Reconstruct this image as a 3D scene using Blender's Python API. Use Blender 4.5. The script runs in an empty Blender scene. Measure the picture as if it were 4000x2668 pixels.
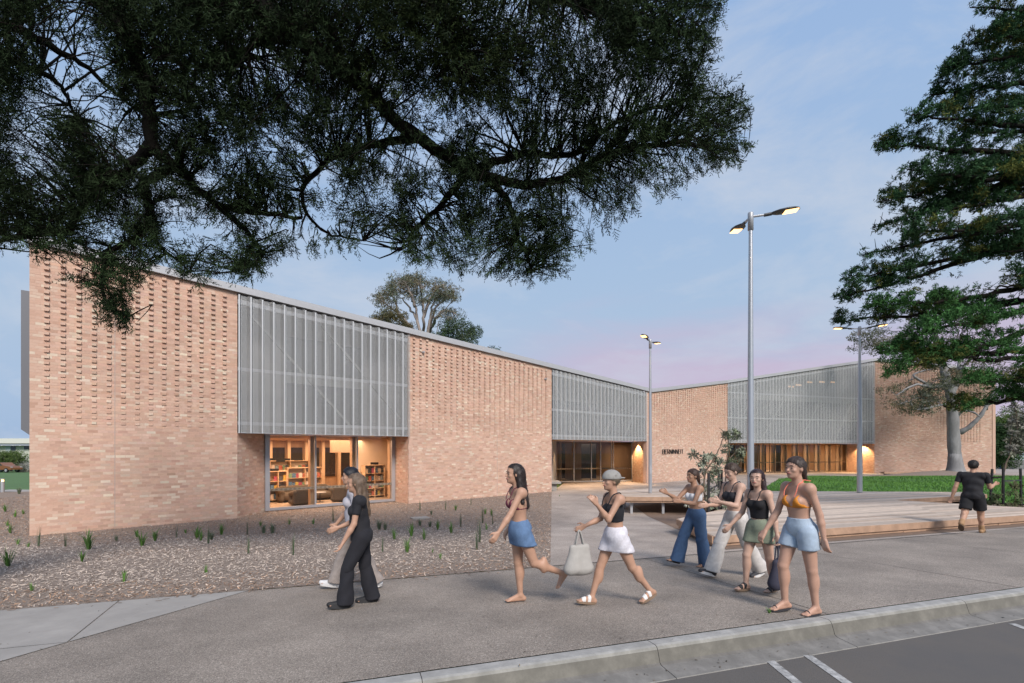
import bpy, bmesh, math, random
import numpy as np
from mathutils import Vector, Matrix
random.seed(7); RNG = np.random.default_rng(11)
SC = bpy.context.scene
COL = SC.collection
R = math.radians
# ------------------------------------------------------------ camera, world, sun, exposure
EYE = 1.8; F = 1889.0; HX, HY = 2000.0, 1755.0
cam = bpy.data.cameras.new('Camera'); camo = bpy.data.objects.new('Camera', cam); COL.objects.link(camo)
cam.sensor_width = 36.0; cam.lens = 36.0 * F / 4000.0
cam.shift_y = (HY - 1334.0) / 4000.0
cam.clip_start = 0.05; cam.clip_end = 3000
camo.location = (0, 0, EYE); camo.rotation_euler = (R(90), 0, 0)
SC.camera = camo
SUN_EL, SUN_AZ = 40.0, 160.0        # azimuth clockwise from +Y (the view direction)
w = bpy.data.worlds.new('World'); SC.world = w; w.use_nodes = True
def build_world():
    nt = w.node_tree; N = nt.nodes; L = nt.links; N.clear()
    out = N.new('ShaderNodeOutputWorld'); bg = N.new('ShaderNodeBackground')
    tc = N.new('ShaderNodeTexCoord'); sep = N.new('ShaderNodeSeparateXYZ')
    L.new(tc.outputs['Generated'], sep.inputs[0])
    ramp = N.new('ShaderNodeValToRGB'); r = ramp.color_ramp
    r.elements[0].position = 0.0; r.elements[0].color = (.34, .48, .71, 1)
    r.elements[1].position = 1.0; r.elements[1].color = (.26, .42, .73, 1)
    for p, c in ((.10, (.40, .53, .73)), (.2, (.435, .56, .735)), (.34, (.40, .545, .755)), (.55, (.35, .505, .765)), (.7, (.315, .475, .76))):
        e = r.elements.new(p); e.color = c + (1,)
    L.new(sep.outputs[2], ramp.inputs[0])
    # pink afterglow cloud bank low over the far right, broken up by noise
    dot = N.new('ShaderNodeVectorMath'); dot.operation = 'DOT_PRODUCT'
    dot.inputs[1].default_value = (.52, .85, 0)
    L.new(tc.outputs['Generated'], dot.inputs[0])
    az = N.new('ShaderNodeMapRange'); az.interpolation_type = 'SMOOTHSTEP'
    az.inputs[1].default_value = .78; az.inputs[2].default_value = .95
    L.new(dot.outputs['Value'], az.inputs[0])
    mp = N.new('ShaderNodeMapping'); mp.inputs['Scale'].default_value = (2.2, 2.2, 13)
    L.new(tc.outputs['Generated'], mp.inputs[0])
    nz = N.new('ShaderNodeTexNoise'); nz.inputs['Scale'].default_value = 1.3; nz.inputs['Detail'].default_value = 5
    nz.inputs['Distortion'].default_value = .6
    L.new(mp.outputs[0], nz.inputs['Vector'])
    elv = N.new('ShaderNodeMath'); elv.operation = 'MULTIPLY_ADD'
    elv.inputs[1].default_value = .22; L.new(nz.outputs['Fac'], elv.inputs[0])
    neg = N.new('ShaderNodeMath'); neg.operation = 'MULTIPLY'; neg.inputs[1].default_value = 1.0
    L.new(sep.outputs[2], neg.inputs[0]); L.new(neg.outputs[0], elv.inputs[2])
    band = N.new('ShaderNodeMapRange'); band.interpolation_type = 'SMOOTHSTEP'
    band.inputs[1].default_value = .40; band.inputs[2].default_value = .26
    band.inputs[3].default_value = 0; band.inputs[4].default_value = .9
    L.new(elv.outputs[0], band.inputs[0])
    mul = N.new('ShaderNodeMath'); mul.operation = 'MULTIPLY'
    L.new(az.outputs[0], mul.inputs[0]); L.new(band.outputs[0], mul.inputs[1])
    mixp = N.new('ShaderNodeMix'); mixp.data_type = 'RGBA'
    mixp.inputs[7].default_value = (.60, .50, .655, 1)
    L.new(mul.outputs[0], mixp.inputs[0]); L.new(ramp.outputs[0], mixp.inputs[6])
    # thin high cloud
    mp2 = N.new('ShaderNodeMapping'); mp2.inputs['Scale'].default_value = (1.6, 3.2, 5.0); mp2.inputs['Rotation'].default_value = (0, .3, .5)
    L.new(tc.outputs['Generated'], mp2.inputs[0])
    n2 = N.new('ShaderNodeTexNoise'); n2.inputs['Scale'].default_value = 1.6; n2.inputs['Detail'].default_value = 7
    n2.inputs['Roughness'].default_value = .62; n2.inputs['Distortion'].default_value = .25
    L.new(mp2.outputs[0], n2.inputs['Vector'])
    mr = N.new('ShaderNodeMapRange'); mr.inputs[1].default_value = .46; mr.inputs[2].default_value = .72
    mr.inputs[3].default_value = 0; mr.inputs[4].default_value = .75
    L.new(n2.outputs['Fac'], mr.inputs[0])
    mixc = N.new('ShaderNodeMix'); mixc.data_type = 'RGBA'
    mixc.inputs[7].default_value = (.60, .66, .77, 1)
    L.new(mr.outputs[0], mixc.inputs[0]); L.new(mixp.outputs[2], mixc.inputs[6])
    sky = N.new('ShaderNodeTexSky'); sky.sky_type = 'NISHITA'; sky.sun_disc = False
    sky.sun_elevation = R(SUN_EL); sky.sun_rotation = R(SUN_AZ); sky.altitude = 20
    ss = N.new('ShaderNodeVectorMath'); ss.operation = 'SCALE'; ss.inputs['Scale'].default_value = .10
    L.new(sky.outputs[0], ss.inputs[0])
    mixs = N.new('ShaderNodeMix'); mixs.data_type = 'RGBA'; mixs.inputs[0].default_value = .05
    L.new(mixc.outputs[2], mixs.inputs[6]); L.new(ss.outputs[0], mixs.inputs[7])
    L.new(mixs.outputs[2], bg.inputs[0]); bg.inputs[1].default_value = 1.0
    L.new(bg.outputs[0], out.inputs[0])
build_world()
sun = bpy.data.lights.new('Sun', 'SUN'); suno = bpy.data.objects.new('Sun', sun); COL.objects.link(suno)
sun.energy = 4.1; sun.angle = R(20); sun.color = (1, .92, .855)
_sd = Vector((math.sin(R(SUN_AZ)) * math.cos(R(SUN_EL)), math.cos(R(SUN_AZ)) * math.cos(R(SUN_EL)), math.sin(R(SUN_EL))))
suno.rotation_euler = _sd.to_track_quat('Z', 'Y').to_euler(); suno.location = (12, -18, 30)
vs = SC.view_settings; vs.view_transform = 'Standard'; vs.look = 'None'; vs.gamma = 1; vs.exposure = 0.0
vs.use_curve_mapping = False
cy = SC.cycles; cy.use_denoising = True; cy.max_bounces = 7; cy.diffuse_bounces = 3; cy.glossy_bounces = 3
cy.transparent_max_bounces = 16; cy.transmission_bounces = 5; cy.caustics_reflective = False; cy.caustics_refractive = False
cy.sample_clamp_indirect = 6
# ------------------------------------------------------------ helpers
def W(px, py, Y):
    return np.array(((px - HX) / F * Y, Y, EYE - (py - HY) / F * Y))
KU = np.array((.951, .309)); KN = np.array((-.309, .951))     # along / away from the kerb
def dk(x, y): return KN[0] * x + KN[1] * y
def g(x, y):
    d = dk(x, y)
    return -0.06 * min(max(d - 4.0, 0), 11.6667)
def gv(x, y):
    return -0.06 * np.clip(dk(x, y) - 4.0, 0, 11.6667)
def G(px, py, dz=0.0):
    """ground point seen at a photo position"""
    z = -.4
    for _ in range(40):
        Y = (EYE - z) * F / max(py - HY, 1e-3); X = (px - HX) / F * Y
        z = .5 * z + .5 * g(X, Y)
    return np.array((X, Y, g(X, Y) + dz))
def E(a, b): return np.array((a, b)) @ np.array((KU, KN))     # (along, away) -> x, y

class MB:
    def __init__(s): s.V = []; s.Q = []; s.T = []; s.n = 0; s.qc = []; s.tc = []; s.uvq = []; s.uvt = []
    def add(s, V, Q=None, T=None, col=None, uvq=None):
        V = np.asarray(V, float).reshape(-1, 3)
        if Q is not None and len(Q):
            Q = np.asarray(Q, int).reshape(-1, 4); s.Q.append(Q + s.n)
            s.qc.append(_cc(col, len(Q)))
            s.uvq.append(np.zeros((len(Q), 4, 2)) if uvq is None else np.asarray(uvq, float).reshape(-1, 4, 2))
        if T is not None and len(T):
            T = np.asarray(T, int).reshape(-1, 3); s.T.append(T + s.n)
            s.tc.append(_cc(col, len(T)))
        s.V.append(V); s.n += len(V); return s
    def box(s, c, size, rz=0, col=None, M=None):
        x, y, z = np.array(size) / 2
        V = np.array([[-x,-y,-z],[x,-y,-z],[x,y,-z],[-x,y,-z],[-x,-y,z],[x,-y,z],[x,y,z],[-x,y,z]])
        if M is not None: V = V @ np.asarray(M, float).T
        if rz: V = V @ rotz(rz).T
        return s.add(V + np.asarray(c, float), BOXQ, None, col)
    def bar(s, a, b, wd, ht, up=(0, 0, 1), col=None):
        a = np.asarray(a, float); b = np.asarray(b, float); t = b - a; L = np.linalg.norm(t); t = t / L
        u = np.asarray(up, float); sd = np.cross(t, u)
        if np.linalg.norm(sd) < 1e-4: sd = np.cross(t, (1, 0, 0))
        sd /= np.linalg.norm(sd); u = np.cross(sd, t)
        return s.box((a + b) / 2, (L, wd, ht), 0, col, np.stack((t, sd, u), 1))
    def tube(s, P, rad, n=8, col=None, cap=True):
        P = np.asarray(P, float); rad = np.broadcast_to(np.asarray(rad, float), (len(P),))
        T = np.gradient(P, axis=0); T /= np.linalg.norm(T, axis=1)[:, None] + 1e-9
        ref = np.array((0, 0, 1.)) if abs(T[0, 2]) < .9 else np.array((1., 0, 0))
        u = np.cross(T[0], ref); u /= np.linalg.norm(u)
        a = np.linspace(0, 2 * np.pi, n, endpoint=False); V = []
        for i in range(len(P)):
            u = u - T[i] * (u @ T[i]); u /= np.linalg.norm(u) + 1e-9; v = np.cross(T[i], u)
            V.append(P[i] + rad[i] * (np.cos(a)[:, None] * u + np.sin(a)[:, None] * v))
        V = np.concatenate(V); i = np.arange(len(P) - 1)[:, None] * n; k = np.arange(n)[None]; k2 = (k + 1) % n
        Q = np.stack((i + k, i + k2, i + n + k2, i + n + k), -1).reshape(-1, 4)
        T3 = None
        if cap:
            T3 = [(0, k + 1, k) for k in range(1, n - 1)] + [(m, m + k, m + k + 1) for m in [(len(P) - 1) * n] for k in range(1, n - 1)]
        return s.add(V, Q, T3, col)
    def lathe(s, prof, c=(0, 0, 0), n=16, col=None):
        c = np.asarray(c, float); P = np.array([(c[0], c[1], c[2] + z) for r, z in prof]); r = [max(p[0], 1e-4) for p in prof]
        a = np.linspace(0, 2 * np.pi, n, endpoint=False)
        V = np.concatenate([P[i] + r[i] * np.stack((np.cos(a), np.sin(a), 0 * a), 1) for i in range(len(P))])
        i = np.arange(len(P) - 1)[:, None] * n; k = np.arange(n)[None]; k2 = (k + 1) % n
        Q = np.stack((i + k, i + k2, i + n + k2, i + n + k), -1).reshape(-1, 4)
        return s.add(V, Q, None, col)
    def prism(s, poly, z0, z1, col=None):
        """vertical prism over an (x, y) polygon (counter-clockwise)"""
        n = len(poly); P = np.asarray(poly, float)
        V = np.concatenate((np.c_[P, np.full(n, z0)], np.c_[P, np.full(n, z1)]))
        Q = [(i, (i + 1) % n, n + (i + 1) % n, n + i) for i in range(n)]
        tri = tess(P); T = [(a + n, b + n, c + n) for a, b, c in tri] + [(c, b, a) for a, b, c in tri]
        return s.add(V, Q, T, col)
    def ball(s, c, r, nu=12, nv=8, col=None, M=None):
        th = np.linspace(0, np.pi, nv + 1); ph = np.linspace(0, 2 * np.pi, nu, endpoint=False)
        V = np.array([[np.sin(t) * np.cos(p), np.sin(t) * np.sin(p), np.cos(t)] for t in th for p in ph]) * np.asarray(r, float)
        if M is not None: V = V @ np.asarray(M, float).T
        i = np.arange(nv)[:, None] * nu; k = np.arange(nu)[None]; k2 = (k + 1) % nu
        Q = np.stack((i + k, i + nu + k, i + nu + k2, i + k2), -1).reshape(-1, 4)
        return s.add(V + np.asarray(c, float), Q, None, col)
    def build(s, name, m, parent=None, smooth=False, uv=False):
        V = np.concatenate(s.V) if s.V else np.zeros((0, 3))
        Q = np.concatenate(s.Q) if s.Q else np.zeros((0, 4), int); T = np.concatenate(s.T) if s.T else np.zeros((0, 3), int)
        me = mesh_np(name, V, Q, T)
        if any(c is not None for c in s.qc + s.tc):
            cs = [c if c is not None else None for c in s.qc + s.tc]
            cnt = [len(q) for q in s.Q] + [len(t) for t in s.T]
            C = np.concatenate([np.ones((n, 4)) * .5 if c is None else c for c, n in zip(cs, cnt)])
            at = me.attributes.new('col', 'FLOAT_COLOR', 'FACE'); at.data.foreach_set('color', C.astype(np.float32).ravel())
        if uv:
            ul = me.uv_layers.new(name='UVMap')
            U = np.concatenate([u.reshape(-1, 2) for u in s.uvq] + [np.zeros((len(T) * 3, 2))])
            ul.data.foreach_set('uv', U.astype(np.float32).ravel())
        if smooth: me.polygons.foreach_set('use_smooth', np.ones(len(me.polygons), bool))
        return link(name, me, m, parent)
BOXQ = np.array([[3,2,1,0],[4,5,6,7],[0,1,5,4],[1,2,6,5],[2,3,7,6],[3,0,4,7]])
def _cc(col, n):
    if col is None: return None
    c = np.asarray(col, float)
    if c.ndim == 1: c = np.broadcast_to(c, (n, len(c)))
    if c.shape[1] == 3: c = np.c_[c, np.ones(len(c))]
    return c
def rotz(a):
    c, s = math.cos(a), math.sin(a); return np.array([[c, -s, 0], [s, c, 0], [0, 0, 1]])
def tess(P):
    from mathutils.geometry import tessellate_polygon
    tris = tessellate_polygon([[Vector((p[0], p[1], 0)) for p in P]]); out = []
    for a, b, c in tris:
        ar = (P[b][0]-P[a][0])*(P[c][1]-P[a][1]) - (P[c][0]-P[a][0])*(P[b][1]-P[a][1])
        out.append((a, b, c) if ar > 0 else (a, c, b))
    return out
def mesh_np(name, V, Q, T):
    me = bpy.data.meshes.new(name); nq, nt = len(Q), len(T)
    me.vertices.add(len(V)); me.vertices.foreach_set('co', np.asarray(V, np.float32).ravel())
    loops = np.concatenate((np.asarray(Q, np.int32).ravel(), np.asarray(T, np.int32).ravel()))
    me.loops.add(len(loops)); me.loops.foreach_set('vertex_index', loops)
    me.polygons.add(nq + nt)
    st = np.concatenate((np.arange(nq) * 4, nq * 4 + np.arange(nt) * 3)).astype(np.int32)
    me.polygons.foreach_set('loop_start', st)
    me.polygons.foreach_set('use_smooth', np.zeros(nq + nt, bool))
    me.update(calc_edges=True); me.validate(); return me
def link(name, me, m=None, parent=None):
    o = bpy.data.objects.new(name, me); COL.objects.link(o)
    if m is not None: me.materials.append(m)
    if parent is not None: o.parent = parent
    return o
def tag(o, label=None, cat=None, group=None, kind=None):
    if label: o['label'] = label
    if cat: o['category'] = cat
    if group: o['group'] = group
    if kind: o['kind'] = kind
    return o
def empty(name, loc=(0, 0, 0), rz=0.0, label=None, cat=None, group=None):
    o = bpy.data.objects.new(name, None); COL.objects.link(o); o.location = loc; o.rotation_euler = (0, 0, rz)
    o.empty_display_size = .2
    return tag(o, label, cat, group)
def copy_tree(o, parent=None):
    c = o.copy(); COL.objects.link(c); c.parent = parent
    for ch in list(o.children): copy_tree(ch, c)
    return c
# ------------------------------------------------------------ materials
def mat(name, col=(.5, .5, .5), rough=.7, metal=0, attr=False, nscale=0, namt=.3, ncol=None, bump=0, bscale=None, detail=4,
        stretch=None, emit=None, estr=0, spec=.5, coat=0, sub=None, two=None):
    m = bpy.data.materials.new(name); m.use_nodes = True; nt = m.node_tree; N = nt.nodes; L = nt.links
    b = N['Principled BSDF']; b.inputs['Roughness'].default_value = rough; b.inputs['Metallic'].default_value = metal
    b.inputs['Specular IOR Level'].default_value = spec
    b.inputs['Base Color'].default_value = tuple(col) + (1,)
    if coat: b.inputs['Coat Weight'].default_value = coat
    src = None
    if attr:
        a = N.new('ShaderNodeAttribute'); a.attribute_name = 'col'; src = a.outputs['Color']
    vec = None
    if nscale or bump:
        tc = N.new('ShaderNodeTexCoord'); vec = tc.outputs['Object']
        if stretch:
            mp = N.new('ShaderNodeMapping'); mp.inputs['Scale'].default_value = stretch; L.new(vec, mp.inputs[0]); vec = mp.outputs[0]
    if nscale:
        nz = N.new('ShaderNodeTexNoise'); nz.inputs['Scale'].default_value = nscale; nz.inputs['Detail'].default_value = detail
        nz.inputs['Roughness'].default_value = .65
        L.new(vec, nz.inputs['Vector'])
        mr = N.new('ShaderNodeMapRange'); mr.inputs[1].default_value = .28; mr.inputs[2].default_value = .72
        L.new(nz.outputs['Fac'], mr.inputs[0])
        mx = N.new('ShaderNodeMix'); mx.data_type = 'RGBA'
        L.new(mr.outputs[0], mx.inputs[0])
        if ncol is not None:
            if src: L.new(src, mx.inputs[6])
            else: mx.inputs[6].default_value = tuple(col) + (1,)
            mx.inputs[7].default_value = tuple(ncol) + (1,)
            if src or namt != .3:
                ml = N.new('ShaderNodeMath'); ml.operation = 'MULTIPLY'; ml.inputs[1].default_value = namt
                L.new(mr.outputs[0], ml.inputs[0]); L.new(ml.outputs[0], mx.inputs[0])
        else:
            mx.blend_type = 'MULTIPLY'; mx.inputs[0].default_value = 1
            if src: L.new(src, mx.inputs[6])
            else: mx.inputs[6].default_value = tuple(col) + (1,)
            mr.inputs[3].default_value = 1 - namt; mr.inputs[4].default_value = 1 + namt * .6
            cb = N.new('ShaderNodeCombineColor')
            for i in range(3): L.new(mr.outputs[0], cb.inputs[i])
            L.new(cb.outputs[0], mx.inputs[7])
        src = mx.outputs[2]
    if src: L.new(src, b.inputs['Base Color'])
    if bump:
        bz = N.new('ShaderNodeTexNoise'); bz.inputs['Scale'].default_value = bscale or nscale or 20; bz.inputs['Detail'].default_value = 5
        L.new(vec, bz.inputs['Vector'])
        bp = N.new('ShaderNodeBump'); bp.inputs['Strength'].default_value = 1; bp.inputs['Distance'].default_value = bump
        L.new(bz.outputs['Fac'], bp.inputs['Height']); L.new(bp.outputs[0], b.inputs['Normal'])
    if emit:
        b.inputs['Emission Color'].default_value = tuple(emit) + (1,); b.inputs['Emission Strength'].default_value = estr
    return m
def node(m, t): return m.node_tree.nodes.new(t)
def glassmat(name, tint=(.9, .93, .95), rough=.0, refl=1.0):
    """thin window pane: clear transmission with real Fresnel reflections"""
    m = bpy.data.materials.new(name); m.use_nodes = True; nt = m.node_tree; N = nt.nodes; L = nt.links; N.clear()
    out = N.new('ShaderNodeOutputMaterial'); t = N.new('ShaderNodeBsdfTransparent'); t.inputs[0].default_value = tuple(tint) + (1,)
    gl = N.new('ShaderNodeBsdfGlossy'); gl.inputs['Roughness'].default_value = rough
    fr = N.new('ShaderNodeFresnel'); fr.inputs[0].default_value = 1.5
    mr = N.new('ShaderNodeMath'); mr.operation = 'MULTIPLY'; mr.inputs[1].default_value = refl
    L.new(fr.outputs[0], mr.inputs[0])
    mx = N.new('ShaderNodeMixShader'); L.new(mr.outputs[0], mx.inputs[0]); L.new(t.outputs[0], mx.inputs[1]); L.new(gl.outputs[0], mx.inputs[2])
    L.new(mx.outputs[0], out.inputs[0]); return m
def aggregate(name, base, dark, light, scale=90, dens=.5):
    """exposed aggregate paving: pebbles of mixed tone, slow stains"""
    m = mat(name, base, .8); nt = m.node_tree; N = nt.nodes; L = nt.links; b = N['Principled BSDF']
    tc = N.new('ShaderNodeTexCoord')
    v = N.new('ShaderNodeTexVoronoi'); v.inputs['Scale'].default_value = scale; v.inputs['Randomness'].default_value = 1
    L.new(tc.outputs['Object'], v.inputs['Vector'])
    sp = N.new('ShaderNodeSeparateColor'); L.new(v.outputs['Color'], sp.inputs[0])
    rp = N.new('ShaderNodeValToRGB'); rp.color_ramp.interpolation = 'LINEAR'
    e = rp.color_ramp.elements; e[0].position = 0; e[0].color = dark + (1,); e[1].position = 1; e[1].color = light + (1,)
    for p, c in ((.38, base), (.72, base)):
        k = e.new(p); k.color = c + (1,)
    L.new(sp.outputs[0], rp.inputs[0])
    n = N.new('ShaderNodeTexNoise'); n.inputs['Scale'].default_value = .8; n.inputs['Detail'].default_value = 6; n.inputs['Roughness'].default_value = .6
    L.new(tc.outputs['Object'], n.inputs['Vector'])
    mr = N.new('ShaderNodeMapRange'); mr.inputs[1].default_value = .3; mr.inputs[2].default_value = .7; mr.inputs[3].default_value = .68; mr.inputs[4].default_value = 1.2
    L.new(n.outputs['Fac'], mr.inputs[0])
    mx = N.new('ShaderNodeVectorMath'); mx.operation = 'SCALE'; L.new(rp.outputs[0], mx.inputs[0]); L.new(mr.outputs[0], mx.inputs['Scale'])
    L.new(mx.outputs[0], b.inputs['Base Color'])
    bp = N.new('ShaderNodeBump'); bp.inputs['Distance'].default_value = .004; bp.inputs['Strength'].default_value = .6
    L.new(v.outputs['Distance'], bp.inputs['Height']); bp.invert = True; L.new(bp.outputs[0], b.inputs['Normal'])
    return m
M = {}
M['white_metal'] = mat('white_metal', (.46, .46, .47), .45, .2, nscale=6, namt=.06)
M['grey_metal'] = mat('grey_metal', (.42, .43, .45), .42, .3, nscale=5, namt=.08)
M['frame_metal'] = mat('frame_metal', (.40, .40, .42), .4, .35)
M['dark_metal'] = mat('dark_metal', (.035, .035, .04), .45, .3)
M['black'] = mat('black', (.012, .012, .014), .55)
M['brick'] = mat('brick', (.5, .3, .2), .88, attr=True, nscale=9, namt=.13, bump=.001, bscale=60, detail=6, stretch=(1, 1, 2.2))
M['mortar'] = mat('mortar', (.58, .385, .295), .95, nscale=14, namt=.12)
M['timber'] = mat('timber', (.52, .34, .21), .6, nscale=3, namt=.22, stretch=(9, 9, .6), detail=6)
M['timber_pale'] = mat('timber_pale', (.72, .52, .34), .6, nscale=3, namt=.14, stretch=(9, 9, .8), detail=5)
M['plaster'] = mat('plaster', (.78, .66, .52), .8, nscale=3, namt=.05)
M['colour'] = mat('colour', (.5, .5, .5), .65, attr=True)
M['aggregate'] = aggregate('aggregate', (.265, .226, .190), (.14, .118, .098), (.45, .395, .335), 130)
M['aggregate_pale'] = aggregate('aggregate_pale', (.36, .305, .26), (.22, .18, .15), (.52, .455, .40), 120)
M['concrete'] = mat('concrete', (.335, .315, .29), .85, nscale=2.2, namt=.2, bump=.001, bscale=80, detail=8)
M['kerb'] = mat('kerb', (.37, .36, .335), .88, attr=True, nscale=5.5, namt=.42, bump=.0012, bscale=60, detail=9)
M['asphalt'] = mat('asphalt', (.092, .088, .086), .9, nscale=1.1, namt=.6, ncol=(.135, .115, .095), bump=.004, bscale=160, detail=9)
M['paint'] = mat('paint', (.56, .55, .53), .8, nscale=14, ncol=(.10, .10, .10), detail=9)
M['soil'] = mat('soil', (.20, .135, .095), .95, nscale=9, namt=.35, bump=.012, bscale=30, detail=8)
M['mulch_ground'] = mat('mulch_ground', (.265, .21, .17), .95, nscale=28, namt=.55, bump=.02, bscale=45, detail=9)
M['chip'] = mat('chip', (.4, .3, .22), .9, attr=True)
M['lawn_ground'] = mat('lawn_ground', (.055, .15, .028), .95, nscale=1.4, namt=.35, bump=.02, bscale=50)
M['grass'] = mat('grass', (.07, .16, .03), .7, attr=True)
M['far_grass'] = mat('far_grass', (.085, .16, .05), .95, nscale=.7, namt=.3, bump=.03, bscale=30)
M['bark'] = mat('bark', (.015, .0125, .0105), .95, spec=.15, nscale=5, namt=.5, stretch=(3, 3, .8), bump=.02, bscale=16, detail=8)  # the cypress's own shade is put into this near-black bark colour
M['gum_bark'] = mat('gum_bark', (.24, .235, .235), .85, nscale=1.8, namt=.5, ncol=None, stretch=(1, 1, .35), bump=.02, bscale=6, detail=8)
M['twig'] = mat('twig', (.16, .12, .09), .9)
M['leaf'] = mat('leaf', (.05, .09, .03), .8, attr=True, spec=.12)
M['deck'] = mat('deck', (.5, .45, .4), .8, attr=True, nscale=5, namt=.22, stretch=(1, 1, 1), detail=7, bump=.001, bscale=30)
M['deck_edge'] = mat('deck_edge', (.42, .27, .18), .75, nscale=4, namt=.3, detail=7, bump=.001, bscale=30)
# ------------------------------------------------------------ ground, paving, kerb, road
def sheet(name, poly, lift, m, parent=None, zf=None, cuts=(4.0, 15.6667)):
    bm = bmesh.new(); f = bm.faces.new([bm.verts.new((p[0], p[1], 0)) for p in poly])
    if zf is None:
        for c in cuts:
            bmesh.ops.bisect_plane(bm, geom=bm.verts[:] + bm.edges[:] + bm.faces[:], plane_co=(KN[0] * c, KN[1] * c, 0), plane_no=(KN[0], KN[1], 0))
    bmesh.ops.triangulate(bm, faces=bm.faces[:])
    for v in bm.verts: v.co.z = (g(v.co.x, v.co.y) if zf is None else zf(v.co.x, v.co.y)) + lift
    bmesh.ops.recalc_face_normals(bm, faces=bm.faces[:])
    for f in bm.faces:
        if f.normal.z < 0: f.normal_flip()
    me = bpy.data.meshes.new(name); bm.to_mesh(me); bm.free()
    return link(name, me, m, parent)
def terrain():
    xs = np.concatenate(([-900, -500, -300, -200, -140], np.arange(-100, -40, 6), np.arange(-40, 70, 1.0), np.arange(70, 130, 6), [160, 220, 320, 500, 900]))
    ys = np.concatenate(([-120, -60, -30, -15], np.arange(-8, 64, 1.0), np.arange(64, 140, 6), [160, 220, 320, 500, 900, 1500]))
    X, Y = np.meshgrid(xs, ys); Z = gv(X, Y) - .09
    Z = np.where(dk(X, Y) < 4.6, -.32, Z)
    ll = np.clip((Y - 24) / 66, 0, 1) * np.clip((-X - 8) / 12, 0, 1); Z -= 1.65 * ll
    rr = np.clip((Y - 46) / 24, 0, 1) * np.clip((X - 44) / 8, 0, 1); Z -= .85 * rr
    ny, nx = X.shape; V = np.stack((X, Y, Z), -1).reshape(-1, 3)
    i = np.arange(ny - 1)[:, None] * nx + np.arange(nx - 1)[None]
    Q = np.stack((i, i + 1, i + nx + 1, i + nx), -1).reshape(-1, 4)
    b = MB(); b.add(V, Q); tag(b.build('ground', M['far_grass'], smooth=True), kind='structure')
terrain()
def tz(x, y):
    z = g(x, y) - .09
    z -= 1.65 * min(max((y - 24) / 66, 0), 1) * min(max((-x - 8) / 12, 0), 1)
    z -= .85 * min(max((y - 46) / 24, 0), 1) * min(max((x - 44) / 8, 0), 1)
    return z
def st(o): return tag(o, kind='structure')
st(sheet('walkway', [E(-60, 3.955), E(90, 3.955), E(90, 7.75), E(-60, 7.75)], 0, M['aggregate']))
# pale plain concrete wedge on the walkway, three bays with open joints
def gap(poly, k=.012):
    P = np.array(poly); c = P.mean(0); return [tuple(p + (c - p) / np.linalg.norm(c - p) * k) for p in P]
A0 = G(-1500, 2463)[:2]; A1 = G(482, 2335)[:2]; A2 = G(265, 2510)[:2]; A3 = G(989, 2303)[:2]; A4 = G(-1500, 2688)[:2]; A5 = G(-1500, 3020)[:2]
slab = tag(sheet('concrete_path', gap([A0, A1, A2, A4]), .006, M['concrete']), kind='structure')
sheet('bay', gap([A1, A3, A2]), .006, M['concrete'], slab); sheet('bay', gap([A4, A2, A5]), .006, M['concrete'], slab)
BEDP = [(.66, 8.36), (2.34, 28.55), (-6, 33), (-24, 30), (-48, 22), E(-48, 7.75)]
st(sheet('mulch_bed', BEDP, .008, M['mulch_ground']))
PLZ = [(.66, 8.36), E(90, 7.75), (70, 60), (36, 62), (6, 46), (2.34, 28.55)]
st(sheet('plaza_paving', PLZ, .004, M['aggregate_pale']))
SOIL = [(5.36, 21.3), (4.55, 12.7), (4.35, 9.8), E(30, 7.9), E(31, 12.5), (16, 22), (14, 25), (6, 24)]
st(sheet('bare_soil', SOIL, .012, M['soil']))
st(sheet('paving_joint', [E(3.25, 7.735), E(14, 7.735), E(14, 7.755), E(3.25, 7.755)], .009, M['dark_metal']))
CUT = mat('saw_cut', (.06, .05, .045), .9)
for e_ in (-3.5, 4.9, 8.2, 11.5): st(sheet('saw_cut', [E(e_, 3.97), E(e_ + .010, 3.97), E(e_ + .210, 7.73), E(e_ + .2, 7.73)], .003, CUT))
st(sheet('road', [E(-80, -14), E(120, -14), E(120, 3.51), E(-80, 3.51)], -.172, M['asphalt'], zf=lambda x, y: 0))
for x0, y0, y1 in ((2.36, 4.5, -1.5), (2.78, 4.62, -1.5), (5.60, 5.46, 0), (8.75, 6.45, 1)):
    st(sheet('parking_line', [(x0, y1), (x0 + .085, y1), (x0 + .085, y0), (x0, y0)], -.167, M['paint'], zf=lambda x, y: 0))
kp = empty('kerb', (0, 0, 0)); st(kp)
prof = [(3.95, -.005), (3.83, 0.0), (3.805, -.008), (3.79, -.03), (3.755, -.135), (3.73, -.15), (3.52, -.168), (3.505, -.23), (3.95, -.23)]
for k in range(-12, 30):
    e0, e1 = 2.63 + 2.13 * k + .0035, 2.63 + 2.13 * (k + 1) - .0035
    n = len(prof); V = []
    for e in np.linspace(e0, e1, 5):
        for d, z in prof:
            p = E(e, d); V.append((p[0], p[1], z))
    Q = [(i * n + j, i * n + (j + 1) % n, (i + 1) * n + (j + 1) % n, (i + 1) * n + j) for i in range(4) for j in range(n)]
    tt = tess(np.array(prof)); T = [(a_, c_, b_) for a_, b_, c_ in tt] + [(4 * n + a_, 4 * n + b_, 4 * n + c_) for a_, b_, c_ in tt]
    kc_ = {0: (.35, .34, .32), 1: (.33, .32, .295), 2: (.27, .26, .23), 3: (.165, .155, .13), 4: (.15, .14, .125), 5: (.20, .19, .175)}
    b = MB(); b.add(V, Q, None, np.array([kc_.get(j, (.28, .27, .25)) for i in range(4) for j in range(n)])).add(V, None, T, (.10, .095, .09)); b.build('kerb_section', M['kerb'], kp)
core = [(d + (.004 if d < 3.9 else -.004), z - .006) for d, z in prof]; V = []
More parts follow.
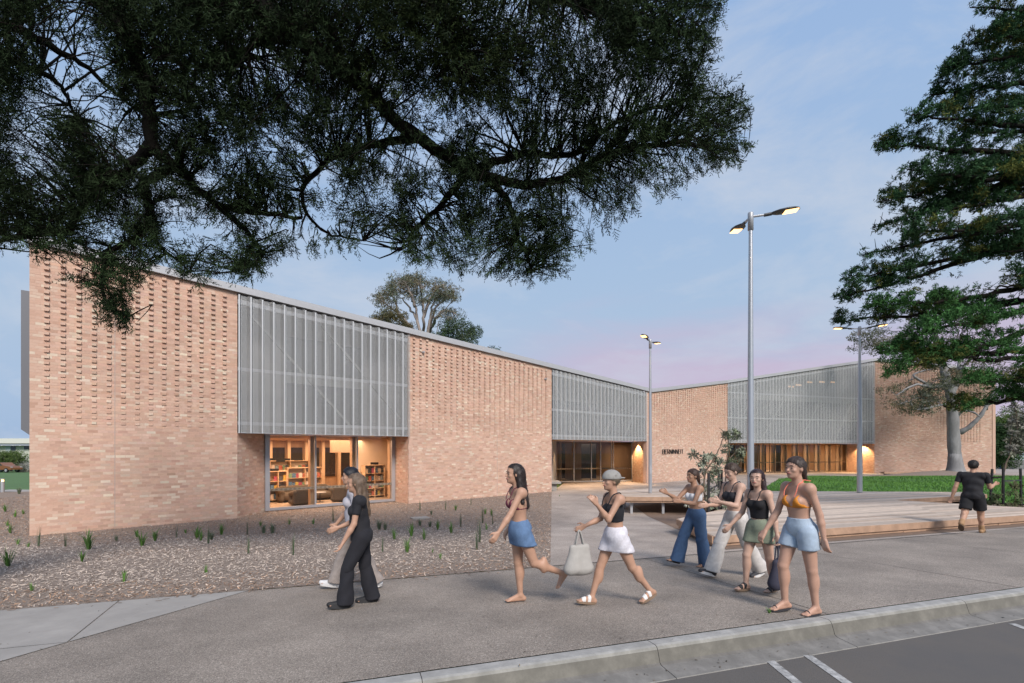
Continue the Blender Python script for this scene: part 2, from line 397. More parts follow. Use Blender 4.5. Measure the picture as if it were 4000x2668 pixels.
for e in (-24, 70): V += [(*E(e, d), z) for d, z in core]
n = len(core); b = MB(); b.add(V, [(j, (j + 1) % n, n + (j + 1) % n, n + j) for j in range(n)], None, (.09, .085, .078)); b.build('kerb_joint_filler', M['kerb'], kp)
def inpoly(x, y, P):
    P = np.asarray(P); r = np.zeros(len(x), bool); j = len(P) - 1
    for i in range(len(P)):
        c = ((P[i, 1] > y) != (P[j, 1] > y)) & (x < (P[j, 0] - P[i, 0]) * (y - P[i, 1]) / (P[j, 1] - P[i, 1] + 1e-12) + P[i, 0])
        r ^= c; j = i
    return r
def vnoise(x, y, s=1.0, seed=0):
    """smooth value noise, 0..1"""
    r = np.random.default_rng(seed); T = r.random((256, 256)); x = np.asarray(x) / s; y = np.asarray(y) / s
    xi = np.floor(x).astype(int); yi = np.floor(y).astype(int); fx = x - xi; fy = y - yi
    fx = fx * fx * (3 - 2 * fx); fy = fy * fy * (3 - 2 * fy)
    t = lambda a, b: T[a % 256, b % 256]
    return (t(xi, yi) * (1 - fx) + t(xi + 1, yi) * fx) * (1 - fy) + (t(xi, yi + 1) * (1 - fx) + t(xi + 1, yi + 1) * fx) * fy
def chips():
    n = 290000
    x = RNG.uniform(-26, 2.6, n); y = RNG.uniform(5.5, 30, n)
    keep = inpoly(x, y, BEDP) & (RNG.random(n) < np.clip(15 / np.hypot(x, y), .25, 1) ** 1.0) & (np.abs(x) < 1.12 * y + 1)
    x, y = x[keep], y[keep]; n = len(x); d = dk(x, y)
    L = RNG.uniform(.022, .07, n) * np.where(RNG.random(n) < .04, 2.2, 1); wd = RNG.uniform(.006, .017, n)
    a = RNG.uniform(0, np.pi, n); tl = RNG.normal(0, .28, n); rl = RNG.normal(0, .4, n)
    u = np.stack((np.cos(a) * np.cos(tl), np.sin(a) * np.cos(tl), np.sin(tl)), 1)
    v = np.stack((-np.sin(a) * np.cos(rl), np.cos(a) * np.cos(rl), np.sin(rl)), 1)
    z = gv(x, y) + .016 + RNG.uniform(0, .018, n)
    c = np.stack((x, y, z), 1); U = u * L[:, None] / 2; Vv = v * wd[:, None] / 2
    V = np.stack((c - U - Vv * .5, c + U * .9 - Vv, c + U + Vv * .6, c - U * .9 + Vv), 1).reshape(-1, 3)
    Q = np.arange(n * 4).reshape(-1, 4)
    # weathered grey in the middle of the bed, fresh red-brown beside the walls, dark and damp by the walkway
    ba = np.clip((d - 8.2) / 1.2, 0, 1) * np.clip((16.2 + 6 * vnoise(x, y, 5, 3) - 3 - d) / 2.5, 0, 1) * np.clip((1.1 - x + .08 * (y - 8.4) - 1.2 + 2 * vnoise(x, y, 2, 8)) / 1.2, 0, 1)
    grey = RNG.random(n) < (.32 + .70 * ba * (.60 + .65 * vnoise(x, y, 1.4, 5)))
    t = RNG.random((n, 1))
    cg = np.array((.50, .415, .345)) * (.5 + 1.0 * t); cb = np.array((.34, .215, .14)) * (.45 + 1.1 * t)
    C = np.where(grey[:, None], cg, cb)
    b = MB(); b.add(V, Q, None, C)
    tag(b.build('mulch_chips', M['chip']), 'loose weathered wood chips covering the garden bed', 'mulch', kind='stuff')
chips()
# lawn: a low mound with real blades
LAWN = [(11.6, 22.6), (14.2, 28), (19, 34.5), (25, 41), (33, 43), (48, 42.5), (64, 40), (64, 17.5), (22, 17.5), (20, 21.4)]
def lawn_z(x, y):
    x = np.asarray(x, float); y = np.asarray(y, float)
    m = np.clip((y - 19) / 6, 0, 1) * np.clip((44 - y) / 6, 0, 1) * np.clip((x - 12) / 7, 0, 1)
    return gv(x, y) + .02 + m * (.20 + .16 * vnoise(x, y, 5, 21))
def lawn():
    bm = bmesh.new(); f = bm.faces.new([bm.verts.new((p[0], p[1], 0)) for p in LAWN])
    for ax in (0, 1):
        for t in np.arange(11, 65, 1.5):
            no = (1, 0, 0) if ax == 0 else (0, 1, 0)
            bmesh.ops.bisect_plane(bm, geom=bm.verts[:] + bm.edges[:] + bm.faces[:], plane_co=(t, t, 0), plane_no=no)
    for v in bm.verts: v.co.z = float(lawn_z([v.co.x], [v.co.y])[0])
    for f in bm.faces:
        f.normal_update()
        if f.normal.z < 0: f.normal_flip()
        f.smooth = True
    me = bpy.data.meshes.new('lawn'); bm.to_mesh(me); bm.free(); st(link('lawn', me, M['lawn_ground']))
    n = 120000; x = RNG.uniform(11, 50, n); y = RNG.uniform(17.5, 43, n)
    k = inpoly(x, y, LAWN) & (x < y * 1.12) & (RNG.random(n) < np.clip(26 / y, .3, 1) ** 1.3); x, y = x[k], y[k]; n = len(x)
    z = lawn_z(x, y); h = RNG.uniform(.05, .12, n); a = RNG.uniform(0, 2 * np.pi, n); wd = RNG.uniform(.012, .026, n)
    p = np.stack((x, y, z), 1); s_ = np.stack((np.cos(a), np.sin(a), 0 * a), 1) * wd[:, None]
    tip = p + np.stack((RNG.normal(0, .025, n), RNG.normal(0, .025, n), h), 1)
    V = np.stack((p - s_, p + s_, tip), 1).reshape(-1, 3); t = RNG.random((n, 1)) * .8 + .5 * vnoise(x, y, 2.2, 4)[:, None]
    C = np.array((.065, .185, .026)) * (.45 + .95 * t) + np.array((.025, .012, .0)) * t
    b = MB(); b.add(V, None, np.arange(n * 3).reshape(-1, 3), C)
    tag(b.build('lawn_grass', M['grass']), 'short bright green turf on the low mound', 'grass', kind='stuff')
lawn()

def litter():
    """fallen leaves, twigs and grit: on the walkway, thicker along kerb and gutter"""
    n = 1300; e = RNG.uniform(-8, 26, n); d = np.where(RNG.random(n) < .72, RNG.choice((3.60, 3.72, 4.02, 7.68), n) + RNG.normal(0, .05, n), RNG.uniform(4.1, 7.7, n)); far = RNG.random(n) < .5
    x = e * KU[0] + d * KN[0]; y = e * KU[1] + d * KN[1]; z = np.where(d < 3.79, -.155 - (3.73 - d) * .08, gv(x, y)) + .012
    L = RNG.uniform(.006, .018, n); a = RNG.uniform(0, 6.3, n); u = np.stack((np.cos(a), np.sin(a), RNG.normal(0, .15, n)), 1) * L[:, None]; v = np.stack((-np.sin(a), np.cos(a), RNG.normal(0, .2, n)), 1) * (L * RNG.uniform(.15, .4, n))[:, None]; c = np.stack((x, y, z), 1)
    V = np.stack((c - u, c + v, c + u, c - v), 1).reshape(-1, 3); C = np.array([(.10, .065, .035), (.06, .045, .03), (.17, .12, .06), (.05, .05, .045)])[RNG.integers(0, 4, n)] * RNG.uniform(.6, 1.3, (n, 1))
    b = MB(); b.add(V, np.arange(n * 4).reshape(-1, 4), None, C); tag(b.build('leaf_litter', M['chip']), 'scattered dry leaf litter along the walkway, kerb and gutter', 'leaf litter', kind='stuff')
    n = 5200; x = RNG.uniform(-9, 3, n); y = RNG.uniform(5, 10, n); dd = dk(x, y); k = (np.abs(dd - 7.75) < RNG.exponential(.10, n)) & (x < .7); x, y = x[k], y[k]; n = len(x); a = RNG.uniform(0, 6.3, n); L = RNG.uniform(.015, .05, n); u = np.stack((np.cos(a), np.sin(a), 0 * a), 1) * L[:, None]; v = np.stack((-np.sin(a), np.cos(a), 0 * a), 1) * (L * .25)[:, None]; c = np.stack((x, y, gv(x, y) + .014), 1)
    V = np.stack((c - u - v, c + u - v, c + u + v, c - u + v), 1).reshape(-1, 3); b = MB(); b.add(V, np.arange(n * 4).reshape(-1, 4), None, np.array((.24, .16, .11)) * RNG.uniform(.5, 1.6, (n, 1))); tag(b.build('spilled_chips', M['chip']), 'wood chips spilled over the edge of the walkway', 'mulch', kind='stuff')
litter()
# ------------------------------------------------------------ the brick building
FO = np.array((-13.87, 13.9)); FT = np.array((.7434, .6688)); FN = np.array((.6688, -.7434)); ZB = -.7; ZS = 2.38
def fp(s, o, z): p = FO + FT * s + FN * o; return np.array((p[0], p[1], z))
def fs(px, o=0.0):
    t = (px - HX) / F; p = FO + FN * o
    return (t * p[1] - p[0]) / (FT[0] - t * FT[1])
def fz(px, py, o=0.0):
    return EYE - (py - HY) / F * fp(fs(px, o), o, 0)[1]
def top1(s): return 7.72 - .0535 * s if s < 32.4 else 5.987 + (s - 32.4) * .146
S1, S2, S3, S4, S5 = fs(927), fs(1595), fs(2155), fs(2525), fs(2842)
CA = fp(S5, 0, 0)[:2]; CB = np.array((37.7, 50.3)); CC = np.array((47.1, 47.1))
def topw(q): return top1(S5) + (10.98 - top1(S5)) * q          # right wing, q = 0..1
bld = empty('brick_building', (FO[0], FO[1], ZB), 0, 'long pink brick civic building with folded roofline and perforated grey metal screens', 'building')
def bp(o):                                                     # parent keeping world coordinates
    o.parent = bld; o.matrix_parent_inverse = Matrix.Translation((-FO[0], -FO[1], -ZB)); return o
PAL = np.array(((.56, .37, .285), (.575, .395, .31), (.53, .342, .262), (.59, .43, .34), (.475, .30, .225), (.64, .53, .425), (.605, .465, .37)))
PW = np.array((.34, .27, .15, .11, .03, .05, .05))
BRK = {'s': []}
def wallframe(a, b2):
    a = np.asarray(a, float); b2 = np.asarray(b2, float); t = b2 - a; L = np.linalg.norm(t); t /= L
    return a, t, np.array((t[1], -t[0])), L                    # outward normal = right of a->b
def bricks(a, b2, z0, ztop, corb=None, keep=None, seed=0, tone=1.0):
    """lay courses on the wall a -> b2; returns list of (s0, s1, z, proud, colour index)"""
    r = np.random.default_rng(seed); a, t, n, L = wallframe(a, b2); out = []
    i = 0
    while True:
        z = z0 + i * .086
        if z > max(ztop(0), ztop(L)): break
        s = -(.12 if i % 2 else 0) - r.choice((0, .06, .0))
        while s < L:
            e = s + .24; u, v = max(s, 0), min(e - .010, L)
            if v - u > .02 and z + .07 < ztop((u + v) / 2):
                out.append((u, v, z, r.uniform(-.0015, .0015), r.choice(7, p=PW), 0))
            s = e
        if corb and i % 2 == 0 and z >= corb['z']:
            for c in np.arange(corb['s0'], L - corb.get('e', .2), corb['d']):
                if z + .16 < ztop(c + .055):
                    q = min((z - corb['z']) / 5.0, 1)
                    out.append((c, c + .11, z, corb['p0'] + (corb['p1'] - corb['p0']) * q, r.choice(7, p=PW), 1))
        i += 1
    return (a, t, n), out
def brick_verts(fr, B, z_h=.076, depth=.03):
    a, t, n = fr; u = B[:, 0]; v = B[:, 1]; z = B[:, 2]; o = B[:, 3]
    def P(s, of, zz): return np.stack((a[0] + t[0] * s + n[0] * of, a[1] + t[1] * s + n[1] * of, zz), 1)
    back = np.full(len(u), -depth)
    V = np.stack((P(u, o, z), P(v, o, z), P(v, o, z + z_h), P(u, o, z + z_h), P(u, back, z), P(v, back, z), P(v, back, z + z_h), P(u, back, z + z_h)), 1)
    Q = np.array(((0, 1, 2, 3), (1, 5, 6, 2), (4, 0, 3, 7), (3, 2, 6, 7), (4, 5, 1, 0)))
    return V.reshape(-1, 3), (np.arange(len(u))[:, None, None] * 8 + Q[None]).reshape(-1, 4)
brickwork = MB()
def lay(fr, out, seed=0):
    B = np.array([o[:4] for o in out]); ci = np.array([o[4] for o in out]); r = np.random.default_rng(seed + 77)
    V, Q = brick_verts(fr, B); C = PAL[ci] * (1.04, 1.03, 1.0) * r.uniform(.9, 1.08, (len(ci), 1)) * (1 + r.normal(0, .012, (len(ci), 3))) * (.93 + .14 * vnoise(B[:, 0] + 40 * seed, B[:, 2] * 1.6, 1.3, 31 + seed))[:, None]
    brickwork.add(V, Q, None, np.repeat(C, 5, 0))
zt = lambda s0: (lambda s: top1(s0 + s) + .02)
fr, left = bricks(fp(0, 0, 0)[:2], fp(S1, 0, 0)[:2], ZB, zt(0), dict(z=2.40, s0=.30, d=.35, p0=.016, p1=.075, e=.3), seed=1)
left.sort(key=lambda b_: b_[0] - .25 * b_[5]); single, rest = left[:300], left[300:]
lay(fr, rest, 1)
lay(*bricks(fp(S2, 0, 0)[:2], fp(S3, 0, 0)[:2], ZB, zt(S2), dict(z=2.40, s0=.22, d=.35, p0=.016, p1=.07, e=.3), seed=2), 2)
lay(*bricks(fp(S4, 0, 0)[:2], fp(S5, 0, 0)[:2], ZB, zt(S4), dict(z=2.40, s0=.3, d=.35, p0=.02, p1=.075, e=.25), seed=3), 3)
lay(*bricks(fp(S1, 0, 0)[:2], fp(6.58, -1.3, 0)[:2], ZB, lambda s: ZS, seed=4), 4)
lay(*bricks(fp(S2, -1.3, 0)[:2], fp(S2, 0, 0)[:2], ZB, lambda s: ZS, seed=5), 5)
EB = np.array((3.22, 36.0)); EC = np.array((9.40, 37.8)); ED = fp(S4, 0, 0)[:2]; EA = fp(S3, 0, 0)[:2]
lay(*bricks(EC, ED, ZB, lambda s: ZS, seed=6), 6)
GA = W(2847, 1847, 50.6)[:2]; GB = W(3307, 1842, 53.6)[:2]
lay(*bricks(GB, CB, ZB, lambda s: ZS, seed=7), 7)
wr = lambda s: 11.0 - .17 * s
lay(*bricks(CB, CC, ZB, wr, dict(z=2.40, s0=.06, d=.24, p0=.03, p1=.06, e=1.2), seed=8), 8)
WALLS = []
def wslab(p, q, z0, za, zb, th=.25, back=-.0025):
    a, t, n, L = wallframe(p, q); b_ = a + t * L
    c = [a + n * back, b_ + n * back, b_ + n * (back - th), a + n * (back - th)]
    V = [(x[0], x[1], z0) for x in c] + [(c[0][0], c[0][1], za), (c[1][0], c[1][1], zb), (c[2][0], c[2][1], zb), (c[3][0], c[3][1], za)]
    wall = MB(); wall.add(V, BOXQ); WALLS.append(bp(wall.build('wall', M['mortar'])))
for s0, s1 in ((0, S1), (S2, S3)): wslab(fp(s0, 0, 0)[:2], fp(s1, 0, 0)[:2], ZB - .3, top1(s0), top1(s1))
wslab(fp(S4, 0, 0)[:2], fp(32.4, 0, 0)[:2], ZB - .3, top1(S4), top1(32.39)); wslab(fp(32.4, 0, 0)[:2], fp(S5, 0, 0)[:2], ZB - .3, top1(32.4), top1(S5))
wslab(fp(S1, 0, 0)[:2], fp(6.58, -1.3, 0)[:2], ZB - .3, ZS, ZS, .2); wslab(fp(S2, -1.3, 0)[:2], fp(S2, 0, 0)[:2], ZB - .3, ZS, ZS, .2)
wslab(EC, ED, ZB - .3, ZS, ZS, .2); wslab(GB, CB, ZB - .3, ZS, ZS, .2); wslab(CB, CC, ZB - .3, 10.98, 9.3)
wslab(fp(0, -26, 0)[:2], fp(0, -.26, 0)[:2], ZB - .3, 7.6, 7.6); wslab(CC, CC + np.array((2.5, 14)), ZB - .3, 9.3, 9.0)
WALL = WALLS[0]
bw = brickwork.build('brickwork', M['brick'], bld); bp(bw); bw['kind'] = 'stuff'
# 300 nearest bricks as single pieces that share a few meshes
bm_cache = {}
ang = math.atan2(FT[1], FT[0])
for u, v, z, o, ci, cb in single:
    key = (round(v - u, 2), ci, cb and round(o, 2))
    if key not in bm_cache:
        V, Q = brick_verts((np.zeros(2), np.array((1., 0)), np.array((0, -1.))), np.array([[0, v - u, 0, (o if cb else 0)]]))
        me = mesh_np('brick', V, Q, np.zeros((0, 3), int)); at = me.attributes.new('col', 'FLOAT_COLOR', 'FACE')
        at.data.foreach_set('color', np.tile(np.r_[PAL[ci] * (1.04, 1.03, 1.0), 1], 5).astype(np.float32)); me.materials.append(M['brick']); bm_cache[key] = me
    ob = bpy.data.objects.new('brick', bm_cache[key]); COL.objects.link(ob); p = fp(u, 0 if cb else o, z)
    ob.location = p; ob.rotation_euler = (0, 0, ang); ob.parent = WALL
    ob.matrix_parent_inverse = Matrix.Identity(4)
WALL.matrix_parent_inverse = Matrix.Translation((-FO[0], -FO[1], -ZB))
SEAL = mat('sealant', (.36, .33, .31), .7)
for s_, z_, h_ in ((1.9, 3.4, 8.1), (17.6, 1.0, 3.3), (36.4, 1.0, 3.3)): j = MB(); j.box(fp(s_, .0015, z_), (.012, .004, h_), ang); bp(j.build('control_joint', SEAL))
# roof edge: gutter strip and capping, then the roof slab behind it
rf = MB(); gt = MB()
def edge(p, q, za, zb):
    a, t, n, L = wallframe(p, q); b_ = a + t * L
    P = lambda x, o, z: np.array((x[0] + n[0] * o, x[1] + n[1] * o, z))
    gt.bar(P(a, .04, za + .09), P(b_, .04, zb + .09), .18, .16); rf.bar(P(a, -.03, za + .225), P(b_, -.03, zb + .225), .24, .09)
    V = [P(a, -.2, za + .22), P(b_, -.2, zb + .22), P(b_, -15, zb + .25), P(a, -15, za + .25)]; V += [v_ - np.array((0, 0, .2)) for v_ in V]
    rf.add(V, [(0, 1, 2, 3), (7, 6, 5, 4)])
edge(fp(-.04, 0, 0)[:2], fp(32.4, 0, 0)[:2], top1(0) + .013, top1(32.39)); edge(fp(32.4, 0, 0)[:2], CA, top1(32.4), top1(S5))
edge(CA, CB, topw(0), topw(1)); edge(CB, CC, 10.98, 9.3)
ROOF = bp(rf.build('roof', M['white_metal'])); go = gt.build('gutter', M['white_metal'], ROOF)
# perforated screens
def perf(name, col, hole):
    m = mat(name, col, .45, .35); nt = m.node_tree; N = nt.nodes; L = nt.links; b_ = N['Principled BSDF']
    uv = N.new('ShaderNodeUVMap'); sp = N.new('ShaderNodeSeparateXYZ'); L.new(uv.outputs[0], sp.inputs[0])
    def op(o, a, b2=None):
        x = N.new('ShaderNodeMath'); x.operation = o
        for k, q in enumerate((a, b2)):
            if q is None: continue
            if isinstance(q, (int, float)): x.inputs[k].default_value = q
            else: L.new(q, x.inputs[k])
        return x.outputs[0]
    pt = .020; row = op('MULTIPLY', sp.outputs[1], 1 / pt); fr_ = op('FLOOR', row); half = op('MULTIPLY', op('MODULO', fr_, 2.0), .5)
    cx = op('SUBTRACT', op('FRACT', op('ADD', op('MULTIPLY', sp.outputs[0], 1 / pt), half)), .5); cz = op('SUBTRACT', op('FRACT', row), .5)
    rr = op('ADD', op('MULTIPLY', cx, cx), op('MULTIPLY', cz, cz)); h = op('LESS_THAN', rr, hole * hole)
    tr = N.new('ShaderNodeBsdfTransparent'); mx = N.new('ShaderNodeMixShader'); L.new(h, mx.inputs[0]); L.new(b_.outputs[0], mx.inputs[1]); L.new(tr.outputs[0], mx.inputs[2])
    L.new(mx.outputs[0], N['Material Output'].inputs[0]); return m
M['perf'] = perf('perforated_metal', (.56, .56, .55), .41); M['fin'] = mat('fin_metal', (.62, .62, .615), .42, .3)
FW = .386; BRM = mat('brace_steel', (.22, .22, .22), .5)
def fin_mesh(h, dp_=.16):
    """one folded module, unit slope-free; the two materials are the solid nose and the punched returns"""
    pr = [(0, dp_), (.050 if dp_ > .1 else .035, dp_), (.118, .03), (.30, .03), (.386, dp_)]; V = []; u = 0; Q = []; UV = []
    for i, (x, o) in enumerate(pr):
        V += [(x, -o, 0), (x, -o, h)]
        if i:
            du = math.hypot(x - pr[i - 1][0], o - pr[i - 1][1]); Q.append((2 * i - 2, 2 * i, 2 * i + 1, 2 * i - 1))
            UV.append([(u, 0), (u + du, 0), (u + du, h), (u, h)]); u += du
    # thin bright folded edge beside the back panel
    V += [(.116, -.034, 0), (.126, -.034, 0), (.126, -.034, h), (.116, -.034, h)]; Q.append((10, 11, 12, 13)); UV.append([(0, 0)] * 4)
    b_ = MB(); b_.add(V, Q, None, None, UV); return b_
def screen(p, q, za, zb, nf, rails, braces, name, dp_=.16):
    a, t, n, L = wallframe(p, q); an = math.atan2(t[1], t[0]); P = lambda s, o, z: np.array((a[0] + t[0] * s + n[0] * o, a[1] + t[1] * s + n[1] * o, z))
    top = lambda s: za + (zb - za) * s / L
    r_ = MB()
    for z in rails: r_.bar(P(0.02, -.07, z), P(L - .02, -.07, z), .08, .12)
    r_.bar(P(.02, -.075, top(0) - .28), P(L - .02, -.075, top(L) - .28), .09, .16)
    r_.bar(P(.02, .0, ZS + .02), P(L - .02, .0, ZS + .02), .10, .03)
    scr = bp(r_.build('perforated_screen', M['grey_metal']))
    w_ = L / nf
    for i in range(nf):
        s = i * w_; f_ = fin_mesh(top(s + w_ / 2) - .06 - ZS, dp_).build('screen_fin', M['perf'], scr, uv=True)
        f_.data.materials.append(M['fin']); f_.data.polygons[0].material_index = 1; f_.data.polygons[4].material_index = 1
        f_.location = P(s, 0, ZS); f_.rotation_euler = (0, 0, an); f_.scale = (w_ / FW, 1, 1)
    for s0, z0, s1, z1 in braces: bl = MB(); bl.bar(P(s0, -.45, z0), P(s1, -.45, z1), .09, .09); bl.build('brace', BRM, scr)
    scr.name = name
    return P, L
wpar = bp
P1, L1 = screen(fp(S1, 0, 0)[:2], fp(S2, 0, 0)[:2], top1(S1), top1(S2), 18, (2.75, 4.72), ((.4, 7.0, 4.6, 2.6), (3.2, 6.9, 6.8, 3.2)), 'perforated_screen')
P2, L2 = screen(fp(S3, 0, 0)[:2], fp(S4, 0, 0)[:2], top1(S3), top1(S4), 26, (2.62, 4.15), ((.3, 6.2, 3.4, 2.5), (3.0, 6.2, 5.4, 2.6), (7.6, 5.8, 5.6, 2.6), (9.9, 5.6, 7.9, 2.6)), 'perforated_screen', .09)
P3, L3 = screen(CA, CB, topw(0), topw(1), 50, (2.62, 4.7, 7.0), ((.5, 2.7, 4.2, 7.8), (4.4, 2.7, 9.0, 9.0), (9.4, 2.7, 14, 9.6), (14, 2.7, 18.9, 10.4)), 'perforated_screen', .065)
# what stands behind each screen
bk = MB(); soff = MB()
CLAD = mat('cladding', (.22, .22, .225), .7, nscale=.8, namt=.4); SOFF = mat('soffit', (.42, .30, .20), .7, nscale=3, namt=.2); DGL = mat('dark_glass', (.03, .035, .04), .06, spec=.9)
def backwall(P, L, za, zb, o):
    bk = MB(); bk.add([P(0, o, ZS), P(L, o, ZS), P(L, o, zb), P(0, o, za)], [(0, 1, 2, 3)])
    bk.add([P(.01, -.26, ZS), P(.01, o, ZS), P(.01, o, za), P(.01, -.26, za)], [(0, 1, 2, 3)]); bk.add([P(L - .01, -.1, ZS), P(L - .01, o, ZS), P(L - .01, o, zb), P(L - .01, -.1, zb)], [(0, 1, 2, 3)])
    bk.add([P(0, -.1, za + .05), P(L, -.1, zb + .05), P(L, o, zb + .05), P(0, o, za + .05)], [(0, 1, 2, 3)])
    bp(bk.build('cladding', CLAD))
backwall(P1, L1, top1(S1), top1(S2), -1.15); backwall(P2, L2, top1(S3), top1(S4), -1.2); backwall(P3, L3, topw(0), topw(1), -1.3)
for P, L, d0, d1 in ((P1, L1, -1.5, -1.5), (P2, L2, -9, -3), (P3, L3, -8.5, -4.2)):
    soff = MB(); soff.add([P(0, -.02, ZS + .012), P(L, -.02, ZS + .012), P(L, d1, ZS + .012), P(0, d0, ZS + .012)], [(3, 2, 1, 0)]); bp(soff.build('soffit', SOFF))
def upane(*v): u_ = MB(); u_.add(v, [(0, 1, 2, 3)]); bp(u_.build('clerestory_pane', DGL))
for s0, s1, z0, z1 in ((2.0, 3.6, 4.95, 6.4), (3.75, 5.3, 4.95, 6.35), (2.0, 5.3, 2.8, 4.5)): upane(P1(s0, -1.13, z0), P1(s1, -1.13, z0), P1(s1, -1.13, z1), P1(s0, -1.13, z1))
for k in range(5): upane(P2(.6 + 1.9 * k, -1.18, 2.7), P2(2.3 + 1.9 * k, -1.18, 2.7), P2(2.3 + 1.9 * k, -1.18, 4.9), P2(.6 + 1.9 * k, -1.18, 4.9))
for k in range(9): upane(P3(.6 + 2.05 * k, -1.28, 2.8), P3(2.45 + 2.05 * k, -1.28, 2.8), P3(2.45 + 2.05 * k, -1.28, 6.6), P3(.6 + 2.05 * k, -1.28, 6.6))
LITM = mat('lit_strip', (.8, .5, .3), .6, emit=(1, .62, .34), estr=.5)
for s0, z in ((9.1, 8.05), (10.1, 8.25), (11.6, 8.6), (13.3, 8.7), (14.7, 8.75)): hl = MB(); hl.box(P3(s0, -1.25, z), (.75, .03, .16), math.atan2(*(CB - CA)[::-1])); bp(hl.build('lit_clerestory', LITM))
# side-elevation screen box that shows past the left corner
sb = MB(); V = [fp(-.20, -.45, 2.2), fp(-.20, -3.2, 2.2), fp(0, -3.2, 2.2), fp(0, -.45, 2.2)]; V += [v_ + np.array((0, 0, 4.25)) for v_ in V]; V[0][2] += .18; V[1][2] += .18
sb.add(V, BOXQ); bp(sb.build('side_screen', mat('side_screen_metal', (.16, .17, .19), .5, .3)))
# sensors on the wall
for s_, z_ in ((fs(1651), fz(1651, 1377)), (fs(2128), fz(2128, 1481))):
    c_ = MB(); c_.tube([fp(s_, -.01, z_), fp(s_, .10, z_)], .055, 12); c_.tube([fp(s_, .10, z_), fp(s_, .16, z_)], [.045, .03], 12); bp(c_.build('wall_sensor', M['grey_metal']))
# ---------------------------------------------------------------- glazed openings
M['glass'] = glassmat('window_glass', (.93, .95, .95), 0, .75); M['glass_dark'] = glassmat('entry_glass', (.80, .80, .78), 0, 1.0)
def band_mat():
    m = mat('safety_band', (.62, .50, .38), .6); nt = m.node_tree; N = nt.nodes; L = nt.links
    uv = N.new('ShaderNodeUVMap'); v = N.new('ShaderNodeVectorMath'); v.operation = 'FRACTION'; L.new(uv.outputs[0], v.inputs[0])
    d = N.new('ShaderNodeVectorMath'); d.operation = 'DISTANCE'; d.inputs[1].default_value = (.5, .5, 0); L.new(v.outputs[0], d.inputs[0])
    rp = N.new('ShaderNodeValToRGB'); e = rp.color_ramp.elements; rp.color_ramp.interpolation = 'CONSTANT'
    e[0].position = 0; e[0].color = (.30, .19, .12, 1); e[1].position = .16; e[1].color = (.62, .50, .38, 1)
    for p, c in ((.24, (.30, .19, .12, 1)), (.34, (.62, .50, .38, 1))): k = e.new(p); k.color = c
    L.new(d.outputs['Value'], rp.inputs[0]); L.new(rp.outputs[0], N['Principled BSDF'].inputs['Base Color']); return m
M['band'] = band_mat()
def glazing(p, q, z0, z1, mull, name, jamb, mw, gm, zb=None, dep=.10, bandh=.10, panes=True, fm=None):
    """frame + mullions as one part, every pane a sub-part; mull = fractions along p->q"""
    a, t, n, L = wallframe(p, q); an = math.atan2(t[1], t[0]); P = lambda s, o, z: np.array((a[0] + t[0] * s + n[0] * o, a[1] + t[1] * s + n[1] * o, z))
    f = MB(); zc = (z0 + z1) / 2; hh = z1 - z0
    f.box(P(jamb / 2, 0, zc), (jamb, dep, hh), an); f.box(P(L - jamb / 2, 0, zc), (jamb, dep, hh), an)
    f.box(P(L / 2, 0, z0 + mw / 2), (L - 2 * jamb, dep - .004, mw), an)
    ed = [jamb] + [m_ * L for m_ in mull] + [L - jamb]
    for m_ in mull: f.box(P(m_ * L, 0, zc + mw / 2), (mw * .62, dep, hh - mw), an)
    wo = bp(f.build(name, fm or M['frame_metal']))
    for i in range(len(ed) - 1):
        g_ = MB(); g_.add([P(ed[i], 0, z0), P(ed[i + 1], 0, z0), P(ed[i + 1], 0, z1), P(ed[i], 0, z1)], [(0, 1, 2, 3)]); g_.build('pane', gm, wo)
    if zb is not None:
        u = L / (bandh * 1.9); b_ = MB(); b_.add([P(jamb, -.012, zb), P(L - jamb, -.012, zb), P(L - jamb, -.012, zb + bandh), P(jamb, -.012, zb + bandh)], [(0, 1, 2, 3)], None, None, [[(0, 0), (u, 0), (u, 1), (0, 1)]])
        b_.build('safety_band', M['band'], wo, uv=True)
    return P, L
wA, wB = fp(6.58, -1.3, 0)[:2], fp(S2, -1.3, 0)[:2]
fr_of = lambda px: (fs(px, -1.3) - 6.58) / (S2 - 6.58)
PW1, LW1 = glazing(wA, wB, ZB + .04, ZS, (fr_of(1231), fr_of(1394)), 'window', .17, .11, M['glass'], zb=fz(1231, 1905, -1.3) - .05, dep=.14)
PW2, LW2 = glazing(EB, EC, ZB + .03, ZS, (.232, .455, .575, .72, .745), 'glazed_entry', .06, .09, M['glass_dark'], zb=.28, bandh=.10, dep=.12, fm=M['grey_metal'])
nm = 21; PW3, LW3 = glazing(GA, GB, ZB + .03, ZS, [k / nm for k in range(1, nm)], 'glazed_entry', .08, .09, M['glass_dark'], zb=.35, bandh=.10, dep=.10, fm=mat('bronze_frame', (.36, .27, .19), .45, .4))
for p_, h_ in ((PW3(LW3 * 8.5 / 21, .10, .45), .5), (PW2(LW2 * .735, .10, .40), .22)): dh = MB(); dh.box(p_, (.03, .05, h_)); bp(dh.build('door_handle', M['dark_metal']))
# metal side panel and cantilevered sill bench of the entry recess
sp_ = MB(); a_, t_, n_, L_ = wallframe(EA + FN * -.3, EB); c_ = (EA + EB) / 2; sp_.box((c_[0] + n_[0] * -.1, c_[1] - n_[1] * .1, .84), (L_ - .6, .12, 3.06), math.atan2(t_[1], t_[0])); bp(sp_.build('side_panel', M['grey_metal']))
sp2 = MB(); c_ = (CA + GA) / 2; t_ = GA - CA; sp2.box((c_[0] - .12, c_[1] + .05, .84), (np.linalg.norm(t_) - .5, .12, 3.06), math.atan2(t_[1], t_[0])); bp(sp2.build('side_panel', M['timber']))
